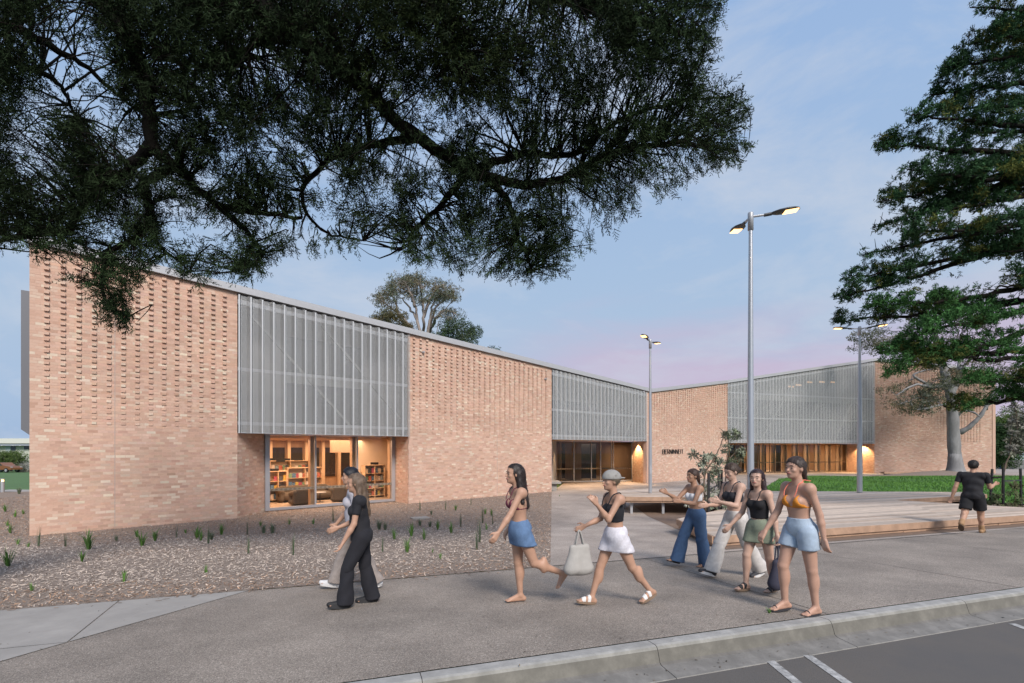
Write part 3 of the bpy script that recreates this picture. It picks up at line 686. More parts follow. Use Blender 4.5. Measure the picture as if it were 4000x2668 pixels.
# ---------------------------------------------------------------- rooms behind the glass
def room(pts, z0, z1, floor_m, ceil_m, wall_m, name):
    """open-fronted room: pts run from one end of the glazing round the back to the other"""
    P = [np.asarray(p, float) for p in pts]; cen = sum(P) / len(P)
    w_ = MB()
    for p, q in zip(P[:-1], P[1:]): w_.add([(p[0], p[1], z0), (q[0], q[1], z0), (q[0], q[1], z1), (p[0], p[1], z1)], [(0, 1, 2, 3)])
    bp(w_.build('room_wall', wall_m))
    f = MB(); f.add([(p[0], p[1], z0) for p in P], None, tess(np.array(P))); bp(f.build('room_floor', floor_m))
    c = MB(); c.add([(p[0], p[1], z1) for p in P], None, tess(np.array(P))); bp(c.build('room_ceiling', ceil_m))
M['floor_in'] = mat('indoor_floor', (.42, .33, .25), .5, nscale=4, namt=.12)
room([fp(6.62, -1.42, 0)[:2], fp(6.2, -9, 0)[:2], fp(15.5, -9, 0)[:2], fp(14.2, -4.2, 0)[:2], fp(12.9, -1.42, 0)[:2]], ZB + .06, ZS + .003, M['floor_in'], M['timber_pale'], M['timber'], 'library')
a_, t_, n_, L_ = wallframe(EB, EC)
room([EB + n_ * -.1, EB + np.array((-.8, 8)), EC + np.array((-1.5, 8)), EC + n_ * -.1], ZB + .05, ZS + .003, M['floor_in'], M['timber'], M['timber'], 'foyer')
a_, t_, n3, L_ = wallframe(GA, GB)
room([GA + n3 * -.1, GA + n3 * -6, GB + n3 * -6, GB + n3 * -.1], ZB + .05, ZS + .003, M['floor_in'], M['timber_pale'], M['timber'], 'hall')
def area(name, loc, sx, sy, power, col=(1, .62, .38), rot=(0, 0, 0)):
    l = bpy.data.lights.new(name, 'AREA'); l.shape = 'RECTANGLE'; l.size = sx; l.size_y = sy; l.energy = power; l.color = col
    o = bpy.data.objects.new(name, l); COL.objects.link(o); o.location = loc; o.rotation_euler = rot; return o
def spot(name, loc, tgt, power, ang_, col=(1, .60, .28), blend=.35, rad=.04):
    l = bpy.data.lights.new(name, 'SPOT'); l.energy = power; l.color = col; l.spot_size = R(ang_); l.spot_blend = blend; l.shadow_soft_size = rad
    o = bpy.data.objects.new(name, l); COL.objects.link(o); o.location = loc
    o.rotation_euler = (Vector(tgt) - Vector(loc)).to_track_quat('-Z', 'Y').to_euler(); return o
area('library_ceiling_light', fp(9.3, -2.9, ZS - .14), 5.0, 2.2, 340, rot=(0, 0, ang))
area('library_ceiling_light', fp(10.4, -6.9, ZS - .14), 6.5, 2.6, 240, rot=(0, 0, ang))
area('foyer_ceiling_light', (6.0, 41, ZS - .12), 3, 3, 90, col=(1, .72, .48))
c_ = (GA + GB) / 2 + n3 * -2.6; area('hall_ceiling_light', (c_[0], c_[1], ZS - .12), 11, 2.5, 520, rot=(0, 0, math.atan2(*(GB - GA)[::-1])), col=(1, .72, .48))
# recessed downlights in the soffits (fitting + its light)
def downlight(p, tgt, power, ang_, blend=.4):
    d = MB(); d.lathe([(.085, .02), (.085, 0), (.06, -.004), (.055, .015)], p, 14); bp(d.build('downlight', M['white_metal']))
    d2 = MB(); d2.lathe([(.0, .0), (.055, .0)], (p[0], p[1], p[2] + .008), 14); bp(d2.build('downlight_lens', mat('lens', (1, .8, .5), .4, emit=(1, .7, .4), estr=8)))
    spot('downlight_beam', (p[0], p[1], p[2] - .03), tgt, power, ang_, blend=blend)
for px, Y in ((2235, 33.6), (2372, 34.6), (2300, 31.0)):
    p = W(px, 1700, Y); p[2] = ZS - .02; downlight(p, (p[0], p[1], -2), 260, 120)
p = np.r_[(EC + (ED - EC) * .45), ZS - .02]; nn = wallframe(EC, ED)[2]; p[:2] += nn * .35; downlight(p, (p[0] - nn[0] * .25, p[1] - nn[1] * .25, -1), 520, 105, .3)
p = np.r_[(GB + (CB - GB) * .62), ZS - .02]; nn = wallframe(GB, CB)[2]; p[:2] += nn * .5; downlight(p, (p[0] - nn[0] * .35, p[1] - nn[1] * .35, -1), 750, 125, .5)
for q in (.12, .38, .62, .86):
    p = np.r_[GA + (GB - GA) * q + n3 * .9, ZS - .02]; downlight(p, (p[0], p[1], -2), 230, 110)
for s_ in (7.9, 10.9): p = fp(s_, -.75, ZS - .02); downlight(p, tuple(fp(s_, -.75, -2)), 40, 100)
# timber posts just inside the glass, ceiling battens, dark inner windows
for px in (1218, 1380, 1527): tp = MB(); tp.box(fp(fs(px, -1.6), -1.62, .85), (.20, .26, 3.02), ang); bp(tp.build('timber_post', M['timber']))
for k in range(11): cb_ = MB(); cb_.box(fp(10.6, -2.0 - .65 * k, ZS - .05), (8.2, .12, .10), ang); bp(cb_.build('ceiling_batten', M['timber_pale']))
IG = mat('inner_glass', (.04, .035, .035), .15)
for k in range(7):
    iw = MB(); dw = MB(); s_ = fs(1055, -8.8) + k * .95; iw.box(fp(s_, -8.75, .85), (.16, .2, 3.02), ang)
    if k < 5: dw.box(fp(s_ + .48, -8.93, 1.05), (.62, .04, 1.7), ang); bp(dw.build('inner_window', IG))
    bp(iw.build('timber_post', M['timber_pale']))
pw = MB(); pw.box(fp((fs(1402, -3.7) + fs(1545, -3.7)) / 2 + .5, -3.85, .85), (fs(1545, -3.7) - fs(1402, -3.7) + 1.2, .12, 3.02), ang); bp(pw.build('white_partition', M['plaster']))
hb = MB(); hb.box(fp(fs(1350, -3.4), -3.6, 1.95), (1.15, .6, .62), ang); bp(hb.build('bulkhead', mat('bulkhead', (.36, .25, .17), .8)))
for k in range(0, 22, 2): tp = MB(); p = GA + (GB - GA) * (k + .35) / nm + n3 * -.55; tp.box((p[0], p[1], .83), (.34, .3, 3.0), math.atan2(*(GB - GA)[::-1])); bp(tp.build('timber_post', M['timber_pale']))
DKM = mat('unlit_depth_paint', (.03, .028, .03), .3)  # near-black panels painted to stand in for unlit depth behind the panes
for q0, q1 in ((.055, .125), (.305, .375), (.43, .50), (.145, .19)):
    p = GA + (GB - GA) * (q0 + q1) / 2 + n3 * -1.3; dk_ = MB(); dk_.box((p[0], p[1], .8), (LW3 * (q1 - q0), .08, 2.9), math.atan2(*(GB - GA)[::-1])); bp(dk_.build('dark_panel', DKM))
for k in range(3): dk_ = MB(); p = GA + (GB - GA) * (.12 + .2 * k) + n3 * -5.8; dk_.box((p[0], p[1], .9), (2.2, .1, 2.6), math.atan2(*(GB - GA)[::-1])); bp(dk_.build('dark_panel', DKM))
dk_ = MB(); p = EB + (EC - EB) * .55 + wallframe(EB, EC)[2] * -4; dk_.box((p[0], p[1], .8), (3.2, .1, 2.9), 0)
bp(dk_.build('dark_panel', DKM))
tp = MB(); p = EB + (EC - EB) * .13 + wallframe(EB, EC)[2] * -1.2; tp.tube([(p[0], p[1], ZB + .05), (p[0], p[1], ZS)], .17, 14)
p = EB + (EC - EB) * .40 + wallframe(EB, EC)[2] * -2.6; tp.box((p[0], p[1], .83), (1.3, .12, 3.0)); bp(tp.build('timber_column', M['timber']))
# ---------------------------------------------------------------- wall lettering
def letters():
    S = {'B': [((0,0),(0,1)),((0,1),(.5,1)),((.5,1),(.6,.9)),((.6,.9),(.6,.62)),((.6,.62),(.48,.52)),((0,.52),(.48,.52)),((.48,.52),(.62,.42)),((.62,.42),(.62,.1)),((.62,.1),(.5,0)),((.5,0),(0,0))],
         'E': [((0,0),(0,1)),((0,1),(.55,1)),((0,.52),(.48,.52)),((0,0),(.55,0))],
         'R': [((0,0),(0,1)),((0,1),(.5,1)),((.5,1),(.6,.88)),((.6,.88),(.6,.62)),((.6,.62),(.48,.5)),((.48,.5),(0,.5)),((.28,.5),(.62,0))],
         'N': [((0,0),(0,1)),((0,1),(.62,0)),((.62,0),(.62,1))], 'I': [((0,0),(0,1))], 'T': [((0,1),(.62,1)),((.31,0),(.31,1))]}
    s0, s1 = fs(2586), fs(2667); h = .335; z0 = fz(2620, 1772.5)
    ws = {'B': .8, 'E': .72, 'R': .8, 'N': .86, 'I': .27, 'T': .62}; tot = sum(ws[c] for c in 'BERNINNEIT'); u = (s1 - s0) / tot
    root = empty('wall_lettering', fp((s0 + s1) / 2, 0, z0), 0, 'black raised capital letters reading BERNINNEIT on the pink brick wall', 'sign'); x = s0
    for c in 'BERNINNEIT':
        b_ = MB()
        for (x0, y0), (x1, y1) in S[c]:
            th = .042 if abs(x1 - x0) < .4 * abs(y1 - y0) + .05 else (.046 if abs(y1 - y0) > .3 else .022)
            A = fp(x + x0 * u, .05, z0 + y0 * h); B2 = fp(x + x1 * u, .05, z0 + y1 * h)
            b_.bar(A, B2, .03, th, up=(FN[0], FN[1], 0)) if False else b_.bar(A, B2, th, .03, up=(FN[0], FN[1], 0))
        l = b_.build('letter_' + c.lower(), M['black'], root); l.matrix_parent_inverse = Matrix.Translation(-Vector(root.location)); x += ws[c] * u
letters()
# ------------------------------------------------------------ timber decks
DZ = -.02; DS = .958
def clip(P, a, b, keep_less):
    """clip convex polygon by dk <= / >= value"""
    out = []
    f = (lambda p: b - dk(*p)) if keep_less else (lambda p: dk(*p) - b)
    for i in range(len(P)):
        p, q = P[i], P[(i + 1) % len(P)]; fp_, fq = f(p), f(q)
        if fp_ >= 0: out.append(p)
        if (fp_ > 0) != (fq > 0) and fp_ != fq:
            t = fp_ / (fp_ - fq); out.append((p[0] + (q[0] - p[0]) * t, p[1] + (q[1] - p[1]) * t))
    return out
T1 = np.array((4.42, 10.6)) * DS; FE = T1 + KU * 8; FR = T1 + KU * 22
DECK = [[T1, FE, (14.3, 18.1), (7.66, 16.3), (4.52, 13.2)], [FE, FR, (25.0, 18.35), (12.7, 14.6)], [(12.72, 14.62), (16.7, 15.8), (14.3, 18.1)],
        [(7.66, 16.3), (14.3, 18.1), (20.1, 20.5), (20.6, 21.5), (11.95, 22), (8.9, 19.1)], [(4.55, 19.4), (8.9, 19.1), (11.95, 22), (7.4, 24.2), (4.7, 21.9)]]
DECK = [[tuple(np.array(p) * (1 if p is T1 or p is FE or p is FR else DS)) for p in P] for P in DECK]
deck = empty('timber_deck', (9, 16, -.5), 0, 'wide weathered grey timber deck platform with brown fascia boards beside the lawn', 'deck')
def dp(o): o.parent = deck; o.matrix_parent_inverse = Matrix.Translation((-9, -16, .5)); return o
for P in DECK:
    ds = [dk(*p) for p in P]; k0 = int(min(ds) / .158)
    for k in range(k0, int(max(ds) / .158) + 1):
        c = clip(clip([tuple(p) for p in P], 0, k * .158, False), 0, k * .158 + .147, True)
        if len(c) < 3: continue
        ar = sum(c[i][0] * c[(i + 1) % len(c)][1] - c[(i + 1) % len(c)][0] * c[i][1] for i in range(len(c)))
        if abs(ar) < .01: continue
        if ar < 0: c = c[::-1]
        t = random.random(); col = np.array((.54, .445, .365)) * (.72 + .46 * t) if random.random() < .8 else np.array((.48, .37, .285)) * (.75 + .4 * t)
        z = DZ + random.uniform(-.002, .002); b = MB(); b.prism(c, z - .028, z, col); dp(b.build('deck_board', M['deck']))
def fascia(p, q, n=3):
    p, q = (np.asarray(v, float) * (1 if v is T1 or v is FE or v is FR else DS) for v in (p, q)); t = q - p; L = np.linalg.norm(t); t /= L; nn = np.array((t[1], -t[0])); an = math.atan2(t[1], t[0])
    for k in range(n):
        a = p + t * L * k / n; c = a + t * (L / n) / 2 + nn * .018
        b = MB(); b.box((c[0], c[1], DZ - .082), (L / n - .004, .03, .152), an); dp(b.build('fascia_board', M['deck_edge']))
    c = (p + q) / 2 - nn * .03; b = MB(); b.box((c[0], c[1], DZ - .195), (L - .1, .04, .06), an); dp(b.build('bearer', M['deck_edge']))
fascia((4.52, 13.2), T1, 2); fascia(T1, FR, 7); fascia((4.55, 19.4), (8.9, 19.1), 3); fascia((4.7, 21.9), (4.55, 19.4), 1)
fascia((20.1, 20.5), (20.6, 21.5), 1); fascia((14.3, 18.1), (20.1, 20.5), 3); fascia((8.9, 19.1), (7.66, 16.3), 2); fascia((7.66, 16.3), (4.52, 13.2), 3)
for x, y in ((4.85, 19.65), (6.1, 19.55), (8.5, 19.4), (5.0, 21.5)):
    x, y = x * DS, y * DS; b = MB(); b.box((x, y, -.43), (.09, .09, .56)); dp(b.build('deck_post', M['grey_metal']))
for e_, w_ in ((2.4, .55), (6.1, .8), (9.6, .5), (13.5, .8)):
    p = T1 + KU * e_ + KN * .12; b = MB(); b.box((p[0], p[1], g(*p) + .03), (w_, .24, .06), math.atan2(KU[1], KU[0])); dp(b.build('packer', M['deck_edge']))
# long low timber bench in front of the far wall
bn = W(3660, 1846, 45.5); bn[2] = g(bn[0], bn[1]); be = empty('low_bench', bn, R(-3), 'long low timber bench on dark blocks below the gum tree', 'bench')
L_ = 410 / F * 45.5
for k in range(3): b = MB(); b.box((-L_ / 2 + L_ / 6 + k * L_ / 3, 0, .28 + .0), (L_ / 3 - .01, .5, .16)); b.build('seat', M['deck_edge'] if k != 1 else mat('bench_grey', (.36, .32, .29), .8), be)
for k in range(9): b = MB(); b.box((-L_ / 2 + .4 + k * (L_ - .8) / 8, 0, .09), (.3, .4, .2)); b.build('support', M['black'], be)
# ------------------------------------------------------------ street lamps
M['lamp_head'] = mat('lamp_head', (.05, .05, .052), .4, .3); M['lamp_lens'] = mat('lamp_lens', (1, .8, .5), .3, emit=(1, .56, .22), estr=3.2)
M['pole'] = mat('pole', (.46, .48, .51), .38, .55, nscale=3, namt=.06)
def street_lamp(base, h, yaws, label, r0=.072, r1=.034, dz=(0, 0)):
    root = empty('street_lamp', base, 0, label, 'lamp post', 'twin-head street lamps')
    b = MB(); b.lathe([(.001, 0), (r0, 0), (r0, .05), (r0 * .98, 1.5), (r1 + .004, h - .32), (r1 + .004, h - .3)], n=20); b.build('pole', M['pole'], root, smooth=True)
    b = MB(); b.lathe([(.001, h - .38), (.058, h - .38), (.058, h - .02), (.05, h), (.001, h)], n=18); b.build('collar', M['grey_metal'], root, smooth=True)
    b = MB(); b.box((0, -r0 - .003, .95), (.10, .012, .34)); b.build('access_hatch', M['grey_metal'], root)
    for yw, z in zip(yaws, dz):
        zz = h - .09 + z; c, s_ = math.cos(R(yw)), math.sin(R(yw)); d = np.array((c, s_, 0)); tilt = .10
        arm = MB(); arm.tube([d * .03 + (0, 0, zz), d * .34 + (0, 0, zz + .02)], .024, 10); a_ = arm.build('arm', M['grey_metal'], root)
        sk = MB(); sk.tube([d * .27 + (0, 0, zz + .01), d * .42 + (0, 0, zz + .03)], [.034, .036], 10); sk.build('socket', M['lamp_head'], root)
        ux = np.array((c * math.cos(tilt), s_ * math.cos(tilt), math.sin(tilt))); uy = np.array((-s_, c, 0)); uz = np.cross(ux, uy); Mx = np.stack((ux, uy, uz), 1)
        hd = MB(); pr = [(0, .03), (.05, .07), (.16, .125), (.32, .148), (.46, .125), (.55, .075), (.58, .02)]; V = []; Q = []; n = 12
        for x, wd in pr:
            for k in range(n):
                a = 2 * np.pi * k / n; V.append((x, wd * math.cos(a), .055 * (wd / .148) ** .6 * math.sin(a) * (1 if math.sin(a) > 0 else .35)))
        for i in range(len(pr) - 1):
            for k in range(n): Q.append((i * n + k, (i + 1) * n + k, (i + 1) * n + (k + 1) % n, i * n + (k + 1) % n))
        T = [(0, k, k + 1) for k in range(1, n - 1)] + [(6 * n, 6 * n + k + 1, 6 * n + k) for k in range(1, n - 1)]
        o0 = d * .40 + (0, 0, zz + .03); hd.add(np.array(V) @ Mx.T + o0, Q, T); ho = hd.build('lamp_head', M['lamp_head'], root, smooth=True)
        ln = MB(); ln.box(o0 + Mx @ np.array((.40, 0, -.020)), (.27, .19, .008), 0, None, Mx); ln.build('lens', M['lamp_lens'], ho)
        tip = np.array(base) + o0 + Mx @ np.array((.38, 0, -.05)); spot('street_lamp_beam', tuple(tip), tuple(tip + np.array((d[0] * .4, d[1] * .4, -3))), 55, 130, (1, .66, .36), .6, .08)
Pn = W(2932, 1, 10.44); street_lamp((Pn[0], Pn[1], DZ), 6.93, (-10, 86), 'tall grey lamp post with two lit heads rising from the deck behind the walkers')
Pn = W(2540, 1, 20.0); street_lamp((Pn[0], Pn[1], DZ), 6.37, (236, 52), 'grey twin-head lamp post standing on the deck arm in front of the wall lettering')
Pn = W(3358, 1, 20.2); street_lamp((Pn[0], Pn[1], DZ), 6.95, (165, -22), 'white-grey lamp post at the lawn edge with its heads among conifer branches', r0=.10)
bl = empty('bollard_light', (-29.6, 28.1, tz(-29.6, 28.1) ), 0, 'short grey bollard light with a glowing cap beside the left path', 'bollard light')
b = MB(); b.lathe([(.001, 0), (.085, 0), (.085, .82), (.001, .82)], n=16); b.build('post', M['grey_metal'], bl); b = MB(); b.lathe([(.06, .82), (.06, .93)], n=16); b.build('lens', M['lamp_lens'], bl); b = MB(); b.lathe([(.001, .93), (.085, .93), (.085, 1.0), (.001, 1.0)], n=16); b.build('cap', M['grey_metal'], bl)
# ------------------------------------------------------------ foliage tools
def tmpl_needle(seed, nb=8):
    """flat feathery conifer spray along +x, unit length"""
    r = np.random.default_rng(seed); V = []
    def tri(a, d, L, wd):
        d = d / np.linalg.norm(d); s = np.cross(d, r.normal(size=3)); s /= np.linalg.norm(s)
        V.extend((a - s * wd, a + s * wd, a + d * L))
    for k in range(2): tri(np.array((k * .45, 0, 0)), np.array((1., r.normal(0, .1), r.normal(0, .1))), .55, .018)
    for k in range(nb):
        t = (k + .5) / nb; sd = 1 if k % 2 else -1; p = np.array((t * .95, 0, r.normal(0, .02)))
        d = np.array((.75, sd * (.75 + r.normal(0, .15)), r.normal(0, .28))); L = (.42 * (1 - t) + .14) * r.uniform(.8, 1.2); tri(p, d, L, .030)
        dn = d / np.linalg.norm(d); q = p + dn * L * .45
        for s2 in (1, -1): tri(q, dn + np.array((.3, s2 * .6, r.normal(0, .3))), L * .45, .027)
    return np.array(V).reshape(-1, 3, 3)
def tmpl_leaf(seed, n=9, ln=.5, wd=.09, spread=1.0):
    """loose spray of flat lance leaves"""
    r = np.random.default_rng(seed); V = []
    for k in range(n):
        p = np.array((r.uniform(0, .8), r.normal(0, .22), r.normal(0, .22))); d = r.normal(size=3) * spread + (.8, 0, -.25); d /= np.linalg.norm(d)
        s = np.cross(d, r.normal(size=3)); s /= np.linalg.norm(s); L = ln * r.uniform(.7, 1.2); m_ = p + d * L * .45
        V += [p, m_ + s * wd, m_ - s * wd, m_ + s * wd, p + d * L, m_ - s * wd]
    return np.array(V).reshape(-1, 3, 3)
def tmpl_tuft(seed, n=13):
    """rounded conifer tuft: short shoots in a dome"""
    r = np.random.default_rng(seed); V = []
    for k in range(n):
        d = r.normal(size=3) + (.7, 0, .5); d /= np.linalg.norm(d); p = r.normal(size=3) * .16; s = np.cross(d, r.normal(size=3)); s /= np.linalg.norm(s); L = r.uniform(.35, .6)
        V += [p - s * .065, p + s * .065, p + d * L]; q = p + d * L * .4; d2 = d + r.normal(size=3) * .5; d2 /= np.linalg.norm(d2)
        V += [q - s * .05, q + s * .05, q + d2 * L * .55]
    return np.array(V).reshape(-1, 3, 3)
def tmpl_rosette(seed, n=11):
    r = np.random.default_rng(seed); V = []
    for k in range(n):
        a = 2 * np.pi * k / n + r.normal(0, .2); d = np.array((r.uniform(.1, .8), math.cos(a), math.sin(a))); d /= np.linalg.norm(d); s = np.cross(d, (1, 0, 0)); s /= np.linalg.norm(s); L = r.uniform(.7, 1.1); m_ = d * L * .6
        V += [d * .08, m_ + s * .13, m_ - s * .13, m_ + s * .13, d * L, m_ - s * .13]
    return np.array(V).reshape(-1, 3, 3)
def sprays(P, D, S, C, tm, roll=None):
    """place templates at P pointing along D, size S, colour C; returns verts, tris, colours"""
    n = len(P); D = D / (np.linalg.norm(D, axis=1)[:, None] + 1e-9); a = RNG.normal(size=(n, 3)); U = np.cross(D, a); U /= np.linalg.norm(U, axis=1)[:, None]; Wv = np.cross(D, U)
    which = RNG.integers(0, len(tm), n); VV = []; CC_ = []
    for w_ in range(len(tm)):
        k = which == w_
        if not k.any(): continue
        B = np.stack((D[k], U[k], Wv[k]), 2); t = tm[w_].reshape(-1, 3)
        v = np.einsum('nij,mj->nmi', B, t) * S[k][:, None, None] + P[k][:, None]; VV.append(v.reshape(-1, 3)); m_ = len(t) // 3
        CC_.append(np.repeat(C[k], m_, 0) * RNG.uniform(.75, 1.25, (k.sum() * m_, 1)))
    V = np.concatenate(VV); return V, np.arange(len(V)).reshape(-1, 3), np.concatenate(CC_)
NEED = [tmpl_needle(s) for s in range(6)]; LEAF = [tmpl_leaf(s) for s in range(6)]; TUFT = [tmpl_tuft(s) for s in range(6)]; ROSE = [tmpl_rosette(s) for s in range(4)]
def curve(pts, n=None, wob=0.0):
    """smooth polyline through points (Catmull-Rom)"""
    P = np.asarray(pts, float); n = n or max(6, 5 * len(P)); Q = np.concatenate((P[:1] * 2 - P[1:2], P, P[-1:] * 2 - P[-2:-1])); out = []
    for t in np.linspace(0, len(P) - 1 - 1e-6, n):
        i = int(t); u = t - i; a, b, c, d = Q[i:i + 4]
        out.append(.5 * (2 * b + (c - a) * u + (2 * a - 5 * b + 4 * c - d) * u * u + (3 * b - 3 * c + d - a) * u ** 3))
    out = np.array(out)
    if wob: out[1:-1] += RNG.normal(0, wob, (n - 2, 3))
    return out
def limb(b, pts, r0, r1, n=8, wob=0.0):
    c = curve(pts, wob=wob); b.tube(c, np.linspace(r0, r1, len(c)) * RNG.uniform(.93, 1.07, len(c)), n); return c
def twig_to(b, anchors, tip, r=.012, sag=.1):
    d = np.linalg.norm(anchors - tip, axis=1); a = anchors[np.argmin(d)]; m_ = (a + tip) / 2 + RNG.normal(0, .10 * d.min() + .01, 3) + (0, 0, sag * d.min())
    b.tube(curve([a, m_, tip], 5), np.linspace(r * (1 + .5 * min(d.min(), 3)), r * .35, 5), 4, cap=False); return tip - m_
# ------------------------------------------------------------ overhanging cypress
def cypress():
    root = empty('cypress_tree', (-8.6, 6.2, g(-8.6, 6.2)), 0, 'huge dark cypress whose drooping boughs overhang the mulch bed and walkway', 'tree')
    tr = MB(); tb = []
    def par(o): o.parent = root; o.matrix_parent_inverse = Matrix.Translation(-Vector(root.location)); return o
    trunk = limb(tr, [(-8.6, 6.2, -.5), (-8.5, 6.2, 2), (-8.3, 6.1, 5), (-7.6, 6.05, 8), (-6.9, 6.0, 9.8), (-6.4, 6.1, 12.5)], .62, .3, 14)
    L_ = [([(-6.5, 6.0, 9.0), W(400, 0, 6.2), W(560, 300, 6.4), W(600, 560, 6.6), W(690, 650, 6.8), W(830, 785, 7.1), W(1000, 830, 7.3), W(1180, 850, 7.6)], .125, .025),
          ([(-6.4, 6.0, 9.4), W(980, 0, 6.0), W(1200, 170, 6.2), W(1400, 330, 6.5), W(1640, 540, 6.8), W(1900, 690, 7.1), W(2130, 715, 7.4), W(2420, 590, 7.8), W(2660, 560, 8.2), W(2880, 590, 8.5)], .135, .02),
          ([W(600, 560, 6.6), W(500, 660, 6.8), W(380, 740, 7.0), W(290, 850, 7.2), W(260, 905, 7.3), W(100, 910, 7.5), W(-60, 960, 7.6)], .08, .025),
          ([W(690, 650, 6.8), W(560, 720, 7.0), W(580, 880, 7.3), W(420, 1000, 7.5), W(400, 1130, 7.6), W(480, 1250, 7.7)], .07, .015),
          ([W(830, 785, 7.1), W(960, 900, 7.3), W(1020, 1010, 7.5), W(920, 1060, 7.7)], .05, .012), ([W(560, 700, 6.9), W(590, 800, 7.2), W(620, 950, 7.5), W(740, 1060, 7.7)], .045, .012),
          ([W(1900, 690, 7.1), W(1990, 800, 7.3), W(2030, 930, 7.5), W(2080, 1060, 7.7)], .06, .015), ([W(1830, 640, 7.0), W(1760, 760, 7.2), W(1620, 900, 7.5), W(1560, 980, 7.7)], .06, .012),
          ([W(1860, 660, 7.1), W(2040, 600, 7.4), W(2250, 600, 7.7), W(2420, 470, 8.0), W(2640, 400, 8.3), W(2860, 380, 8.6)], .06, .015),
          ([W(1640, 540, 6.8), W(1480, 560, 7.1), W(1300, 620, 7.4), W(1180, 760, 7.6), W(1260, 900, 7.8), W(1420, 940, 8.0)], .06, .012),
          ([W(980, 0, 6.0), W(1020, 140, 6.5), W(850, 260, 7.0), W(620, 230, 7.6)], .05, .02), ([W(-100, 40, 6.4), W(160, 160, 6.8), W(330, 260, 7.2), W(520, 420, 7.6)], .07, .02),
          ([W(-120, 180, 6.6), W(60, 240, 7.0), W(220, 320, 7.4), W(300, 460, 7.7)], .06, .02), ([(-6.2, 6.1, 11), W(1500, -300, 6.0), W(2000, -80, 6.6), W(2400, 60, 7.4), W(2700, 140, 8.0)], .16, .03),
          ([W(1700, -180, 6.2), W(1750, 60, 6.2), W(1780, 260, 6.3)], .06, .02), ([W(2400, 60, 7.4), W(2520, 200, 7.8), W(2680, 260, 8.2)], .05, .015), ([W(2660, 560, 8.2), W(2780, 470, 8.5), W(2900, 400, 8.7)], .03, .01)]
    AN = [trunk[-4:]]
    for pts, r0, r1 in L_: AN.append(limb(tr, pts, r0, r1, 10, .012))
    AN = np.concatenate(AN)
    OUT = [(-80, -120), (2850, -120), (2810, 60), (2780, 150), (2790, 230), (2720, 300), (2810, 340), (2900, 350), (2930, 420), (2890, 500), (2955, 600), (2860, 640), (2740, 650), (2680, 720), (2600, 780), (2480, 820), (2400, 890), (2300, 940), (2340, 970), (2260, 1030), (2160, 1090), (2060, 1110), (1950, 1060), (1830, 1060), (1700, 1020), (1600, 1030), (1560, 950), (1500, 900), (1440, 900), (1400, 960), (1230, 990), (1180, 940), (1090, 1000), (1040, 1040), (960, 1085), (880, 1060), (760, 1090), (640, 1060), (560, 1100), (480, 1160), (540, 1260), (480, 1295), (400, 1240), (330, 1120), (240, 1080), (380, 1060), (330, 1000), (130, 1000), (90, 960), (-80, 960)]
    O2 = np.array(OUT, float); holes = [(250, 150, 150), (330, 330, 150), (1010, 240, 90), (1650, 480, 130), (1970, 560, 110), (1230, 820, 130), (560, 600, 70), (700, 900, 90), (1700, 800, 100), (100, 560, 90), (1240, 640, 80), (880, 960, 70), (1480, 760, 80), (2180, 640, 80), (1900, 480, 80), (420, 920, 80), (2250, 780, 70), (800, 700, 70), (160, 420, 90)]
    P, D = [], []
    CN = lambda a, b_: float(.6 * vnoise(a + 3000, b_ + 3000, 150, 5) + .4 * vnoise(a + 3000, b_ + 3000, 60, 6))
    n = 0
    while n < 3050:
        px, py = RNG.uniform(-80, 2960), RNG.uniform(-120, 1300)
        if not inpoly(np.array([px]), np.array([py]), O2)[0]: continue
        if any(math.hypot(px - hx, py - hy) < hr and RNG.random() < .86 for hx, hy, hr in holes): continue
        if CN(px, py) < RNG.uniform(.22, .44): continue
        lo = 5.45 + 1.1 * max(0, py) / 1000 + .6 * max(0, px - 1800) / 1000; Y = lo + abs(RNG.normal(0, 1.0)) + .2
        t = W(px, py, Y)
        edge_ = (py > 700 or px > 2350)
        if edge_:
            d2 = np.linalg.norm(AN - t, axis=1).min()
            if d2 > 1.6 and RNG.random() < .5: continue
        dr = twig_to(tr, AN, t, .010); k = RNG.integers(9, 14); n += 1
        dn = dr / (np.linalg.norm(dr) + 1e-6)
        off = RNG.normal(0, .09, (k, 3)) + dn * RNG.uniform(-.26, .10, (k, 1)); P.append(t + off)
        D.append(dn * .8 + RNG.normal(0, .5, (k, 3)) + (0, 0, -.18))
    P = np.concatenate(P); D = np.concatenate(D); q = P - np.array((0, 0, EYE)); ppx = HX + q[:, 0] / q[:, 1] * F; ppy = HY - q[:, 2] / q[:, 1] * F
    k = inpoly(ppx + RNG.normal(0, 14, len(P)), ppy + RNG.normal(0, 14, len(P)), O2); P, D = P[k], D[k]; ppx = ppx[k]; ppy = ppy[k]
    S = RNG.uniform(.13, .26, len(P)); t = RNG.random((len(P), 1)); C = np.array((.0155, .0270, .0105)) * (.5 + 1.1 * t)  # leaf colour kept near black: the crown's self-shade is painted in
    lit = (ppy < 420) & (ppx > 1350) & (ppx < 2200) & (RNG.random(len(P)) < .5); C[lit] = np.array((.022, .034, .010)) * (.6 + .8 * t[lit])  # brighter olive sprays in the upper middle of the crown
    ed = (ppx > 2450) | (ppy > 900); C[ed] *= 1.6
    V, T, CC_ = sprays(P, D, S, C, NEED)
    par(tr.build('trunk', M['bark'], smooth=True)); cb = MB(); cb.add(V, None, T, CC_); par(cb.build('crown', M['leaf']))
cypress()
